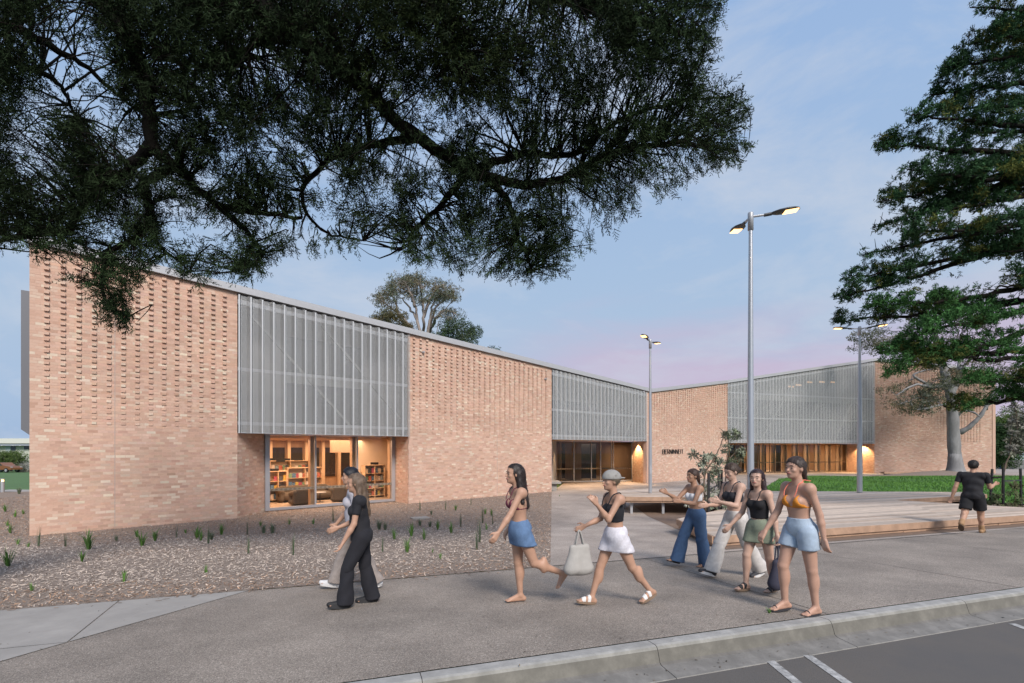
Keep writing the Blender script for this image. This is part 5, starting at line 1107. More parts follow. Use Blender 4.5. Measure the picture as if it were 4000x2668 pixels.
# ------------------------------------------------------------ right background: fence, shed, kiosk, wires
fr_ = empty('paling_fence', (W(3960, 1, 68)[0], 68, -1.6), 0, 'grey weathered timber paling fence in front of the metal shed', 'fence'); FM = mat('paling', (.20, .20, .20), .9, nscale=3, namt=.3)
for k in range(42):
    x = W(3912, 1, 68)[0] + k * .155; b = MB(); b.box((x, 68 + random.uniform(-.01, .01), -.63 + random.uniform(-.03, .03)), (.14, .025, 1.85)); o = b.build('paling', FM); o.parent = fr_; o.matrix_parent_inverse = Matrix.Translation(-Vector(fr_.location))
sh = empty('metal_shed', (W(3990, 1, 74)[0], 74, -1.6), 0, 'pale blue corrugated metal shed behind the paling fence', 'shed'); SM = mat('shed_metal', (.42, .47, .53), .5, .2)
b = MB(); x0, x1 = W(3925, 1, 74)[0], W(4120, 1, 74)[0]
for k in range(40): a = x0 + (x1 - x0) * k / 40; b.add([(a, 74 + .04 * (k % 2), -1.6), (a + (x1 - x0) / 40, 74 + .04 * ((k + 1) % 2), -1.6), (a + (x1 - x0) / 40, 74 + .04 * ((k + 1) % 2), W(1, 1774, 74)[2]), (a, 74 + .04 * (k % 2), W(1, 1774, 74)[2])], [(0, 1, 2, 3)])
o = b.build('wall', SM); o.parent = sh; o.matrix_parent_inverse = Matrix.Translation(-Vector(sh.location)); b = MB(); b.box(((x0 + x1) / 2, 76, W(1, 1774, 74)[2] + .05), (x1 - x0, 4.4, .1)); o = b.build('roof', SM); o.parent = sh; o.matrix_parent_inverse = Matrix.Translation(-Vector(sh.location))
ks = empty('kiosk', (W(3905, 1, 70)[0], 70, -1.6), 0, 'small kiosk with white awning and dark glazed front beside the end wall', 'kiosk')
hbox('counter', 3888, 3924, 1822, 1846, 70, 1.0, M['white_metal'], ks); hbox('glazing', 3890, 3916, 1788, 1822, 70.1, .8, DGL, ks); hbox('awning', 3886, 3924, 1781, 1788, 69, 1.6, M['white_metal'], ks); hbox('awning_post', 3916, 3918, 1788, 1822, 69.9, .1, M['white_metal'], ks)
cb2 = tag(hbox('wheelie_bin', 3918, 3923, 1818, 1832, 69, .5, mat('bin_blue', (.03, .12, .42), .5), fr_), None); cb2.name = 'panel_blue'
for y_ in (1562, 1571, 1655, 1661):
    b = MB(); b.tube(curve([W(3880, y_ + 2, 66), W(3960, y_, 66), W(4200, y_ - 8, 66)], 10), .02, 5); tag(b.build('power_line', M['dark_metal']), 'thin dark overhead wire past the end wall, ' + ('against the pink sky' if y_ < 1600 else 'across the background trees'), 'wire', 'overhead wires')
# ------------------------------------------------------------ people: one skinned surface per body, clothes and hair as parts
def V3(*a): return np.array(a, float)
class Sdf:
    def __init__(s): s.pr = []; s.cl = []; s.wr = None
    def cap(s, a, b, ra, rb, k=.015): s.pr.append(('c', V3(*a), V3(*b), ra, rb, k)); return s
    def ell(s, c, r, k=.015, Rm=None): s.pr.append(('e', V3(*c), V3(*r), Rm, None, k)); return s
    def cut(s, p, n): n = V3(*n); s.cl.append((V3(*p), n / np.linalg.norm(n))); return s     # keep the side away from n
    def mesh(s, res):
        lo = np.full(3, 1e9); hi = -lo
        for t, a, b, c, d, k in s.pr:
            if t == 'c': m_ = max(c, d); lo = np.minimum(lo, np.minimum(a, b) - m_); hi = np.maximum(hi, np.maximum(a, b) + m_)
            else: m_ = b.max(); lo = np.minimum(lo, a - m_); hi = np.maximum(hi, a + m_)
        lo -= 3 * res; hi += 3 * res; n = np.ceil((hi - lo) / res).astype(int) + 1; D = np.full(n, .08, np.float32)
        ax = [lo[i] + np.arange(n[i]) * res for i in range(3)]
        for t, a, b, c, d, k in s.pr:
            if t == 'c': m_ = max(c, d) + .05; l_, h_ = np.minimum(a, b) - m_, np.maximum(a, b) + m_
            else: l_, h_ = a - b.max() - .05, a + b.max() + .05
            i0 = np.clip(((l_ - lo) / res).astype(int), 0, n - 1); i1 = np.clip(((h_ - lo) / res).astype(int) + 2, 1, n)
            X = ax[0][i0[0]:i1[0], None, None]; Y = ax[1][None, i0[1]:i1[1], None]; Z = ax[2][None, None, i0[2]:i1[2]]
            if t == 'c':
                ab = b - a; L2 = ab @ ab + 1e-12; h = np.clip(((X - a[0]) * ab[0] + (Y - a[1]) * ab[1] + (Z - a[2]) * ab[2]) / L2, 0, 1)
                q = np.sqrt((X - a[0] - h * ab[0]) ** 2 + (Y - a[1] - h * ab[1]) ** 2 + (Z - a[2] - h * ab[2]) ** 2) - (c + (d - c) * h)
            else:
                x, y, z = X - a[0], Y - a[1], Z - a[2]
                if c is not None: x, y, z = (c[0, i] * x + c[1, i] * y + c[2, i] * z for i in range(3))
                u = np.sqrt((x / b[0]) ** 2 + (y / b[1]) ** 2 + (z / b[2]) ** 2); v = np.sqrt((x / b[0] ** 2) ** 2 + (y / b[1] ** 2) ** 2 + (z / b[2] ** 2) ** 2); q = u * (u - 1) / (v + 1e-9)
            sl = D[i0[0]:i1[0], i0[1]:i1[1], i0[2]:i1[2]]; h = np.clip(.5 + .5 * (sl - q) / k, 0, 1); sl[...] = sl * (1 - h) + q * h - k * h * (1 - h)
        X = ax[0][:, None, None]; Y = ax[1][None, :, None]; Z = ax[2][None, None, :]
        if s.wr: A, f = s.wr; D += A * (np.sin(f * (X + .6 * Z) + 2 * np.sin(9 * Y)) * np.sin(f * .7 * (Y - .5 * Z) + 1.7 * np.sin(7 * X + 5 * Z)))
        for p, nn in s.cl: D = np.maximum(D, (X - p[0]) * nn[0] + (Y - p[1]) * nn[1] + (Z - p[2]) * nn[2])
        D = np.pad(D, 1, constant_values=.08); lo = lo - res
        return nets(D, lo, res)
def nets(D, lo, res):
    """surface nets"""
    S = D < 0; n = np.array(D.shape) - 1; acc = np.zeros((*n, 3), np.float32); cnt = np.zeros(n, np.float32); cor = [(i, j, k) for i in (0, 1) for j in (0, 1) for k in (0, 1)]
    sl = lambda A, c: A[c[0]:c[0] + n[0], c[1]:c[1] + n[1], c[2]:c[2] + n[2]]
    sm = sum(sl(S, c).astype(np.int8) for c in cor); act = (sm > 0) & (sm < 8); I = np.argwhere(act); pos = np.zeros((len(I), 3)); ct = np.zeros(len(I))
    for c in cor:
        for d in range(3):
            if c[d]: continue
            c2 = list(c); c2[d] = 1; a = D[tuple((I + c).T)]; b = D[tuple((I + c2).T)]; m_ = (a < 0) != (b < 0); t = a[m_] / (a[m_] - b[m_]); p = np.tile(np.array(c, float), (m_.sum(), 1)); p[:, d] += t; pos[m_] += p; ct[m_] += 1
    V = lo + (I + pos / np.maximum(ct, 1)[:, None]) * res; idx = np.full(n, -1, np.int64); idx[tuple(I.T)] = np.arange(len(I)); Q = []
    for d in range(3):
        e1, e2 = [(1, 2), (2, 0), (0, 1)][d]; A = S; sh = [slice(1, -1)] * 3; a = [slice(1, -1)] * 3; b = [slice(1, -1)] * 3; a[d] = slice(0, -1); b[d] = slice(1, None)
        sa, sb = A[tuple(a)], A[tuple(b)]; J = np.argwhere(sa != sb); fl = sa[tuple(J.T)]; off = np.array([1, 1, 1]); off[d] = 0; J = J + off; u = np.zeros(3, int); v = np.zeros(3, int); u[e1] = 1; v[e2] = 1
        ok = (J[:, d] < n[d]); J, fl = J[ok], fl[ok]
        q = np.stack([idx[tuple((J - w_).T)] for w_ in (u + v, v, 0 * u, u)], 1); q[~fl] = q[~fl][:, ::-1]; Q.append(q[(q >= 0).all(1)])
    return V, np.concatenate(Q)
def rotv(v, ax, a):
    ax = V3(*ax); ax /= np.linalg.norm(ax); c, s = math.cos(a), math.sin(a); v = V3(*v); return v * c + np.cross(ax, v) * s + ax * (ax @ v) * (1 - c)
SKIN = {}
def skinmat(c):
    if c not in SKIN: SKIN[c] = mat('skin', c, .5, nscale=9, namt=.07, spec=.35)
    return SKIN[c]
FAB = {}
def fab(c, r=.85, ns=14, na=.1):
    k = (c, r, ns, na)
    if k not in FAB: FAB[k] = mat('fabric', c, r, nscale=ns, namt=na, bump=.002, bscale=70)
    return FAB[k]
def make_person(loc, heading, H, label, legs, arms, lean=4, fem=True, skin=(.43, .265, .20), hairc=(.03, .018, .012), wear=(), hair='long', shoe=None, turn=0, nod=0, build=.93):
    """local frame: x forward, y left, z up (metres). legs/arms: (left, right)"""
    sw = (.093 if fem else .118) * H * build; hw = .052 * H; J = {}
    P0 = V3(0, 0, .53 * H); ln = R(lean); up = V3(math.sin(ln), 0, math.cos(ln)); fw = V3(math.cos(ln), 0, -math.sin(ln)); T = lambda x, y, z: P0 + fw * x * H + V3(0, y * H, 0) + up * (z - .53) * H
    lowest = 1e9; feet = []
    for sd, (hf, kf, ft, ab) in zip((1, -1), legs):
        h = P0 + V3(0, sd * hw, -.01 * H); a, b = R(hf), R(hf - kf); kn = h + .235 * H * V3(math.sin(a), sd * math.sin(R(ab)), -math.cos(a)); an = kn + .235 * H * V3(math.sin(b), 0, -math.cos(b)); fd = V3(math.cos(R(ft)), sd * .08, math.sin(R(ft)))
        fu = V3(-math.sin(R(ft)), 0, math.cos(R(ft))); heel = an - fd * .026 * H - fu * .026 * H; toe = an + fd * .105 * H - fu * .031 * H; feet.append((h, kn, an, heel, toe, fd, fu)); lowest = min(lowest, heel[2] - .018 * H, toe[2] - .012 * H)
    dz = -lowest; P0[2] += dz; feet = [tuple(x + V3(0, 0, dz) if i < 5 else x for i, x in enumerate(f)) for f in feet]
    arm = []
    for sd, (sf, sa, ef, ei) in zip((1, -1), arms):
        s0 = T(.0, sd * sw / H, .808); d = rotv(rotv((0, 0, -1), (0, 1, 0), -R(sf)), (1, 0, 0), sd * R(sa)); el = s0 + d * .175 * H; f = rotv(d, (0, 1, 0), -R(ef)); f = rotv(f, (0, 0, 1), -sd * R(ei)); wr = el + f * .148 * H; arm.append((s0, el, wr, f, sd))
    b = Sdf(); q = H * build
    def torso(z, g_=0.0):
        z.ell(T(-.004, 0, .545), (.066 * q + g_, .092 * q + g_, .066 * H + g_), .03); z.ell(T(0, 0, .615), ((.056 if fem else .068) * q + g_, (.070 if fem else .085) * q + g_, .085 * H + g_), .04)
        z.ell(T(0, 0, .705), (.064 * q + g_, (.083 if fem else .102) * q + g_, .095 * H + g_), .04); z.cap(T(-.008, -.075 if fem else -.09, .795), T(-.008, .075 if fem else .09, .795), .040 * H + g_, .040 * H + g_, .04)
        for sd in (1, -1):
            z.ell(T(-.03, sd * .038, .53), (.050 * q + g_,) * 3, .03)
            if fem: z.ell(T(.042, sd * .038, .722), (.034 * q + g_, .035 * q + g_, .036 * q + g_), .018)
            else: z.ell(T(.03, sd * .045, .75), (.034 * q + g_, .05 * q + g_, .04 * q + g_), .03)
    torso(b); hc = T(.012, 0, .928); ht = lambda x, y, z: hc + H * rotv(rotv((x, y, z), (0, 1, 0), R(nod)), (0, 0, 1), R(turn)); hd = lambda v: rotv(rotv(v, (0, 1, 0), R(nod)), (0, 0, 1), R(turn)); HR = np.stack((hd((1, 0, 0)), hd((0, 1, 0)), hd((0, 0, 1))), 1)
    b.cap(T(-.006, 0, .80), T(.006, 0, .885), .034 * H, .029 * H, .02); b.ell(ht(-.004, 0, .012), (.058 * H, .047 * H, .058 * H), .015, HR); b.ell(ht(.018, 0, -.030), (.036 * H, .034 * H, .040 * H), .02, HR)
    b.cap(ht(.050, 0, .004), ht(.063, 0, -.014), .005 * H, .0075 * H, .008); b.ell(ht(.040, 0, -.052), (.014 * H, .016 * H, .012 * H), .012, HR); b.ell(ht(.047, 0, -.030), (.012 * H, .018 * H, .008 * H), .008, HR); b.ell(ht(.042, 0, .018), (.012 * H, .030 * H, .006 * H), .012, HR)
    for sd in (1, -1): b.ell(ht(-.002, sd * .047, -.004), (.012 * H, .006 * H, .019 * H), .006, HR); b.ell(ht(.036, sd * .024, -.012), (.014 * H, .014 * H, .014 * H), .012, HR)
    tk = 1.0 if fem else 1.05
    for (h, kn, an, heel, toe, fd, fu) in feet:
        b.cap(h, kn, .058 * q * tk, .034 * q * tk, .03); b.cap(kn, an, .034 * q * tk, .0205 * q * tk, .015); c = kn + (an - kn) * .28 - V3((an - kn)[2], 0, -(an - kn)[0]) * -.03; b.ell(kn + (an - kn) * .30 - fd * .010 * H, (.034 * q, .031 * q, .06 * H), .03)
        b.cap(an, heel, .021 * H, .017 * H, .012); b.cap(an, toe - fd * .03 * H + fu * .004 * H, .019 * H, .013 * H, .015); b.cap(heel, toe - fd * .025 * H, .016 * H, .0145 * H, .015)
        sdv = np.cross(fu, fd)
        for t in range(5): o = (t - 2) * .0085 * H; b.cap(toe - fd * .028 * H + sdv * o, toe + fd * (.004 - .0035 * abs(t - 1)) * H + sdv * o - fu * .003 * H, .0075 * H, .006 * H, .004)
    for s0, el, wr, f, sd in arm:
        u = q * (1 if fem else 1.04); b.ell(s0 - up * .006 * H, (.031 * u, .031 * u, .035 * u), .03); b.cap(s0, el, .029 * u, .022 * u, .02); b.cap(el, el + (wr - el) * .35, .023 * u, .0235 * u, .015); b.cap(el + (wr - el) * .35, wr, .0235 * u, .0145 * u, .015)
        pn = np.cross(f, V3(0, 0, 1) if abs(f[2]) < .8 else V3(1, 0, 0)); pn /= np.linalg.norm(pn); sv = np.cross(pn, f)     # palm normal, palm side
        if abs(f[2]) > .8: sv, pn = pn, sv
        pn = pn * (sd if pn[1] * sd < 0 else -sd) if abs(f[2]) > .8 else pn
        kc = wr + f * .052 * H
        for t in (-1, 0, 1): b.cap(wr + f * .008 * H + sv * t * .008 * H, kc + sv * t * .014 * H, .011 * H, .0095 * H, .008)
        for t, ln_ in enumerate((.040, .046, .043, .034)):
            a0 = kc + sv * (t - 1.5) * .0115 * H; d1 = f * .9 + pn * .35; d1 /= np.linalg.norm(d1); d2 = f * .5 + pn * .85; d2 /= np.linalg.norm(d2); a1 = a0 + d1 * ln_ * .52 * H; b.cap(a0, a1, .0062 * H, .0056 * H, .003); b.cap(a1, a1 + d2 * ln_ * .48 * H, .0056 * H, .0046 * H, .003)
        sgn = 1; a0 = wr + f * .014 * H + sv * sgn * .016 * H; a1 = a0 + (f * .6 + sv * sgn * .7 + pn * .3) * .026 * H; b.cap(a0, a1, .0085 * H, .0068 * H, .006); b.cap(a1, a1 + (f * .9 + pn * .3) * .022 * H, .0066 * H, .0052 * H, .003)
    root = empty('person', loc, heading, label, 'person', 'people walking past'); Vb, Qb = b.mesh(.0106)
    def part(nm, V, Q, m_): x = MB(); x.add(V, Q); return x.build(nm, m_, root, smooth=True)
    part('body', Vb, Qb, skinmat(skin))
    for sd in (1, -1):
        e = MB(); e.ball(ht(.0448, sd * .020, .003), (.0075 * H, .0068 * H, .0036 * H), 10, 6, M=HR); eo = e.build('eye', mat_eye(), root, smooth=True); e = MB(); e.ball(ht(.0505, sd * .0200, .003), (.0026 * H, .0036 * H, .0032 * H), 8, 6, M=HR); e.build('iris', M['black'], root)
        e = MB(); e.tube([ht(.054, sd * .010, .017), ht(.053, sd * .021, .020), ht(.046, sd * .032, .016)], [.0014 * H, .0018 * H, .001 * H], 6); e.build('eyebrow', fab(hairc, .9), root)
    e = MB(); e.ball(ht(.0545, 0, -.0305), (.0065 * H, .0155 * H, .0058 * H), 10, 6, M=HR); e.build('lips', skinmat((.36, .14, .12)), root, smooth=True)
    # ---- clothes
    for wk in wear:
        kd, colr = wk[0], wk[1]; o = wk[2] if len(wk) > 2 else {}; z = Sdf(); nm = {'tee': 'shirt', 'crop': 'crop_top', 'bikini': 'bikini_top', 'band': 'bandeau_top', 'skirt': 'skirt', 'pants': 'trousers', 'shorts': 'shorts'}[kd]
        def emit(zs, m_, res=.0125):
            x = MB()
            for z_ in zs:
                V, Q = z_.mesh(res)
                if len(Q): x.add(V, Q)
            return x.build(nm, m_, root, smooth=True)
        if kd == 'tee':
            torso(z, .009 * H); z.cap(T(-.004, 0, o.get('lo', .49) - .03), T(0, 0, .62), .080 * q, .074 * q, .05); zs = [z]
            for s0, el, wr, f, sd in arm:
                u = q; d_ = el - s0; e = Sdf(); e.ell(s0 - up * .004 * H, (.037 * u,) * 3, .02); e.cap(s0 - d_ * .02, s0 + d_ * .9, .036 * u, .032 * u, .03); e.cut(s0 + d_ * o.get('slv', .62), d_); e.wr = (.003, 38); zs.append(e)
            z.cut(T(0, 0, o.get('lo', .49)), -up); z.cut(T(.03, 0, .842), up + fw * .55); z.wr = (.007, 30); emit(zs, fab(colr, .85))
        elif kd in ('crop', 'band'):
            torso(z, .0055 * H); z.cut(T(0, 0, o.get('lo', .62)), -up); z.cut(T(0, 0, o.get('hi', .765)), up + fw * o.get('tilt', 0)); z.wr = (.0015, 40); emit([z], fab(colr, .85))
        elif kd == 'bikini':
            zs = []
            for sd in (1, -1):
                e = Sdf(); torso(e, .005 * H); e.cut(T(0, 0, .684), -up); e.cut(T(.01, 0, .7), -fw); yv = V3(0, 1, 0)
                e.cut(T(.05, sd * (.040 - .034), .688), -yv * sd * .9 + up * .42); e.cut(T(.05, sd * (.040 + .036), .688), yv * sd * .9 + up * .42); zs.append(e)
            e = Sdf(); torso(e, .0035 * H); e.cut(T(0, 0, .683), -up); e.cut(T(0, 0, .691), up); zs.append(e); emit(zs, fab(colr, .8), .010)
        if kd in ('crop', 'bikini'):
            for sd in (1, -1):
                c_ = kd == 'crop'; e = MB(); e.tube(curve([T(.074, sd * .038, .755), T(.060, sd * (.050 if c_ else .044), .79), T(.034, sd * (.048 if c_ else .036), .828), T(-.004, sd * (.05 if c_ else .036), .842), T(-.035, sd * (.045 if c_ else .014), .836 if c_ else .850), T(-.066, sd * .04, .76 if c_ else .842)], 16), .004 * H if c_ else .003 * H, 6); e.build('strap', fab(o.get('sc', colr), .8), root)
        if kd == 'skirt':
            hem = o.get('hem', .40); z.ell(T(-.004, 0, .56), (.074 * q, .098 * q, .06 * H), .03); zz = [h + (kn - h) * .62 for h, kn, *_ in feet]
            for (h, kn, *_), e in zip(feet, zz): z.cap(h, e, .068 * q, .069 * q, .05)
            z.cap(P0 + V3(0, 0, .0), (zz[0] + zz[1]) / 2, .084 * q, .075 * q, .05); z.cut(T(0, 0, o.get('hi', .60)), up); z.cut(V3(0, 0, P0[2] - (.53 - hem) * H), (0, 0, -1)); z.wr = (.006, 36); emit([z], fab(colr, .9, 22, .22))
        elif kd in ('pants', 'shorts'):
            torso(z, .007 * H); z.ell(T(-.004, 0, .55), (.075 * q, .098 * q, .07 * H), .03); lw = o.get('w', (.066, .050, .050)); zs = [z]; z.wr = (.007, 26)
            for h, kn, an, heel, toe, fd, fu in feet:
                d_ = kn - h
                if kd == 'pants':
                    z.cap(h, kn, lw[0] * q, lw[1] * q, .04); e = Sdf(); sh_ = an - kn; e.cap(kn - sh_ * .02, kn + sh_ * 1.25, lw[1] * q, lw[2] * q * 1.1, .02); e.cut(kn + sh_ * (1.0 + o.get('len', .02)), sh_ * .7 + V3(0, 0, -.3) * np.linalg.norm(sh_)); e.wr = (.009, 22); zs.append(e)
                else: e = Sdf(); e.cap(h - d_ * .02, h + d_ * .9, .067 * q, .066 * q, .03); e.cut(h + d_ * o.get('len', .45), d_ * .75 + V3(0, 0, -.25) * np.linalg.norm(d_)); e.wr = (.004, 30); zs.append(e)
            z.cut(T(0, 0, o.get('hi', .60)), up); z.cut(V3(0, 0, P0[2] - .11 * H), (0, 0, -1)) if kd == 'shorts' else None
            emit(zs, fab(colr, .9, 16, .2), .0125)
    # ---- hair
    if hair:
        z = Sdf(); z.ell(ht(-.008, 0, .018), (.064 * H, .0535 * H, .060 * H), .02, HR); fr = ht(.034, 0, .020)
        if hair in ('long', 'wavy'):
            bk = T(-.05, 0, .70); z.cap(ht(-.035, 0, .0), bk, .046 * H, .034 * H, .04); z.cap(ht(-.02, .036, 0), T(-.01, .066, .73), .022 * H, .018 * H, .02); z.cap(ht(-.02, -.036, 0), T(-.01, -.066, .73), .022 * H, .018 * H, .02)
        elif hair == 'bun': z.ell(ht(-.068, 0, .0), (.026 * H,) * 3, .012)
        elif hair == 'pony': z.cap(ht(-.06, 0, .0), ht(-.085, 0, -.07), .022 * H, .012 * H, .015)
        elif hair == 'short': z.ell(ht(-.004, 0, .028), (.063 * H, .052 * H, .052 * H), .02, HR)
        fwd = hd((1, 0, 0)); dn = hd((0, 0, -1))
        z.wr = (.0035, 70); zz = z
        z.cut(ht(.022, 0, .014) + 0 * fwd, fwd * .72 + dn * .69) if hair not in ('long', 'wavy') else None
        if hair in ('short', 'bun', 'pony'): z.cut(ht(-.02, 0, -.045), dn) if hair == 'short' else None
        V, Q = z.mesh(.0095)
        if hair in ('long', 'wavy'):      # part the hair away from the face
            c = hc + 0; L = (V - c) @ HR / H; fc = L[Q].mean(1); keep = ~((fc[:, 0] > .018) & (fc[:, 2] < .050 + .25 * (fc[:, 0] - .05)) & (np.abs(fc[:, 1]) < .046) & (fc[:, 2] > -.09)); Q = Q[keep]
        r = np.random.default_rng(int(H * 1000)); used = np.unique(Q); nrm = np.zeros_like(V); fn_ = np.cross(V[Q[:, 1]] - V[Q[:, 0]], V[Q[:, 2]] - V[Q[:, 0]])
        for i_ in range(4): np.add.at(nrm, Q[:, i_], fn_)
        nrm /= np.linalg.norm(nrm, axis=1)[:, None] + 1e-12; ci = r.choice(used, 900); a0 = V[ci]; nn = nrm[ci]; dn_ = np.array((0, 0, -1.)) - .5 * HR[:, 0] + r.normal(0, .35, (900, 3)); tg = dn_ - nn * (dn_ * nn).sum(1)[:, None]; tg /= np.linalg.norm(tg, axis=1)[:, None] + 1e-9
        ls = r.uniform(.03, .10 if hair in ('long', 'wavy') else .05, (900, 1)); sdv = np.cross(tg, nn) * .0016; tip = a0 + tg * ls + nn * r.uniform(.002, .010, (900, 1)); SV = np.stack((a0 - sdv, a0 + sdv, tip), 1).reshape(-1, 3)
        x = MB(); x.add(V, Q); ho = x.build('hair', mat_hair(hairc), root, smooth=True); x = MB(); x.add(SV, None, np.arange(2700).reshape(-1, 3)); so_ = x.build('loose_strands', mat_hair(hairc), ho); so_['kind'] = 'stuff'
    # ---- footwear
    if shoe:
        for h, kn, an, heel, toe, fd, fu in feet:
            sdv = np.cross(fu, fd); x = MB(); kd, sc = shoe; so = heel - fu * .017 * H - fd * .016 * H; L = .155 * H; n = 14; outl = [(L * (.5 - .5 * math.cos(a)) , (.026 + .008 * (.5 - .5 * math.cos(a))) * H * math.sin(a)) for a in np.linspace(0, 2 * np.pi, n, endpoint=False)]; th = {'boot': .030, 'platform': .030, 'sneaker': .022, 'sandal': .016, 'thong': .010}[kd] * H
            V = [so + fd * u + sdv * v + fu * w_ for w_ in (-th * .35, th * .65) for u, v in outl]; x.add(V, [(i, (i + 1) % n, n + (i + 1) % n, n + i) for i in range(n)], [(0, k + 1, k) for k in range(1, n - 1)] + [(n, n + k, n + k + 1) for k in range(1, n - 1)])
            x.build('sole', fab({'sneaker': (.62, .61, .6), 'boot': (.12, .08, .05), 'platform': (.03, .03, .032), 'sandal': (.22, .15, .10), 'thong': (.03, .03, .035)}[kd], .8), root)
            if kd in ('boot', 'sneaker', 'platform'):
                z = Sdf(); z.cap(heel, toe, .025 * H, .019 * H, .02); z.cap(an - fu * .01 * H, toe - fd * .03 * H, .027 * H, .02 * H, .02); z.cap(an - fu * .012 * H, an + (kn - an) * (.2 if kd == 'boot' else .02), .03 * H, .031 * H, .02); z.cut(heel - fu * .018 * H, -fu); V2, Q2 = z.mesh(.009); part('shoe_upper', V2, Q2, fab(sc, .7))
            else:
                for t0, t1 in (((.045, .075), (.005, .03)) if kd == 'sandal' else ((.070, .076),)):
                    z = Sdf(); z.cap(an, toe - fd * .03 * H + fu * .004 * H, .0225 * H, .0175 * H, .015); z.cap(heel, toe - fd * .02 * H, .0195 * H, .019 * H, .015); m0 = heel + fd * (.03 + t0) * H; m1 = heel + fd * (.03 + t1) * H; z.cut(m0, -fd); z.cut(m1, fd); z.cut(heel - fu * .018 * H, -fu); V2, Q2 = z.mesh(.007)
                    if len(Q2): part('strap', V2, Q2, fab(sc, .6))
    return root, dict(arm=arm, ht=ht, T=T, feet=feet, H=H, HR=HR)
_me = {}
def mat_eye():
    if 'e' not in _me: _me['e'] = mat('eye_white', (.22, .16, .14), .4)
    return _me['e']
def mat_hair(c):
    if c not in _me: _me[c] = mat('hair', c, .5, nscale=30, namt=.5, stretch=(2, 2, .25), bump=.004, bscale=90, detail=6)
    return _me[c]
HL = math.atan2(-.309, -.951)                  # walking along the path, to the left
def at_foot(px, py, H, info_off=0): return G(px, py)
def place(px, py, heading, foot, **kw):
    """put the given foot (0 left, 1 right) on the ground point seen at px, py"""
    p = G(px, py); root, info = make_person((p[0], p[1], p[2]), heading, **kw); f = info['feet'][foot]; m_ = (f[3] + f[4]) / 2; o = rotz(heading) @ V3(m_[0], m_[1], 0); x, y = p[0] - o[0], p[1] - o[1]; root.location = (x, y, g(x, y) + .002); return root, info
TAN = (.46, .27, .185); FAIR = (.53, .34, .255)
place(1432, 2352, HL, 1, H=1.66, label='person in black T-shirt and black flared trousers with long light-brown hair', legs=((24, 20, 8, 2), (-8, 4, 0, 2)), arms=((10, 6, 20, 0), (2, 8, 68, 12)), wear=(('tee', (.012, .012, .016)), ('pants', (.013, .013, .018), dict(w=(.066, .050, .062), len=.10))), hair='long', hairc=(.15, .10, .065), shoe=('platform', (.012, .012, .014)), skin=TAN, nod=6)
place(1452, 2300, HL, 0, H=1.76, label='person in white top and beige trousers with short dark hair, beside one in black', legs=((-16, 8, -12, 2), (22, 6, 12, 2)), arms=((-12, 8, 20, 0), (12, 8, 28, 0)), wear=(('tee', (.40, .39, .43)), ('pants', (.34, .29, .26), dict(w=(.066, .052, .058), len=.06))), hair='short', hairc=(.012, .012, .018), shoe=('sneaker', (.60, .60, .61)), skin=TAN)
place(2012, 2352, HL, 1, H=1.73, label='barefoot person with long dark hair in maroon bikini top and blue denim mini skirt', legs=((-22, 46, -48, 1), (-2, 2, 0, 1)), arms=((30, 10, 8, 0), (-20, 10, 52, 0)), wear=(('bikini', (.13, .022, .045), dict(lo=.685, hi=.752)), ('skirt', (.11, .19, .33), dict(hem=.425, hi=.605))), hair='wavy', hairc=(.022, .014, .012), skin=TAN)
r_, inf = place(2290, 2362, HL, 1, H=1.66, label='person in grey cap, black crop top and white mini skirt with white sandals', legs=((-24, 16, -22, 3), (22, 4, 8, 3)), arms=((34, 6, 105, 0), (14, 10, 58, 20)), wear=(('crop', (.012, .012, .016), dict(lo=.635, hi=.765)), ('skirt', (.66, .64, .68), dict(hem=.42, hi=.60))), hair='short', hairc=(.16, .12, .08), shoe=('sandal', (.72, .71, .69)), skin=TAN)
z = Sdf(); H_ = inf['H']; ht = inf['ht']; z.ell(ht(-.006, 0, .026), (.071 * H_, .060 * H_, .058 * H_), .01, inf['HR']); z.ell(ht(-.078, 0, .022), (.035 * H_, .036 * H_, .006 * H_), .012, inf['HR']); z.cut(ht(0, 0, .014), -inf['HR'][:, 2]); V_, Q_ = z.mesh(.008); x = MB(); x.add(V_, Q_); x.build('cap', fab((.30, .29, .27), .85), r_, smooth=True)
place(2745, 2214, HL, 0, H=1.66, label='person in white bandeau top and wide blue jeans raising a phone in one hand', legs=((-6, 6, 0, 2), (26, 8, 14, 2)), arms=((30, 8, 70, 10), (44, 10, 72, 14)), wear=(('band', (.66, .65, .66), dict(lo=.675, hi=.755)), ('pants', (.055, .105, .20), dict(w=(.066, .058, .074), len=.12))), hair='pony', hairc=(.055, .028, .018), shoe=('thong', (.02, .02, .022)), skin=(.36, .205, .135))
place(2958, 2252, HL, 0, H=1.76, label='person in black crop top and loose white trousers looking down at a phone', legs=((-20, 12, -14, 2), (28, 8, 16, 2)), arms=((24, 8, 80, 20), (14, 10, 75, 20)), wear=(('crop', (.02, .02, .026), dict(lo=.675, hi=.76)), ('pants', (.56, .53, .50), dict(w=(.064, .056, .066), len=.06))), hair='bun', hairc=(.06, .035, .022), shoe=('sneaker', (.03, .03, .035)), skin=FAIR, nod=16)
rg, ig = place(3010, 2312, R(206), 0, H=1.62, label='person with long dark-red hair in black camisole and sage green mini skirt', legs=((-8, 4, 0, 2), (20, 18, 2, 2)), arms=((-4, 14, 10, 0), (6, 16, 34, 0)), wear=(('crop', (.010, .010, .013), dict(lo=.605, hi=.765, tilt=.2)), ('skirt', (.22, .25, .18), dict(hem=.41, hi=.605))), hair='long', hairc=(.030, .010, .011), shoe=('sandal', (.02, .02, .022)), skin=FAIR, turn=20)
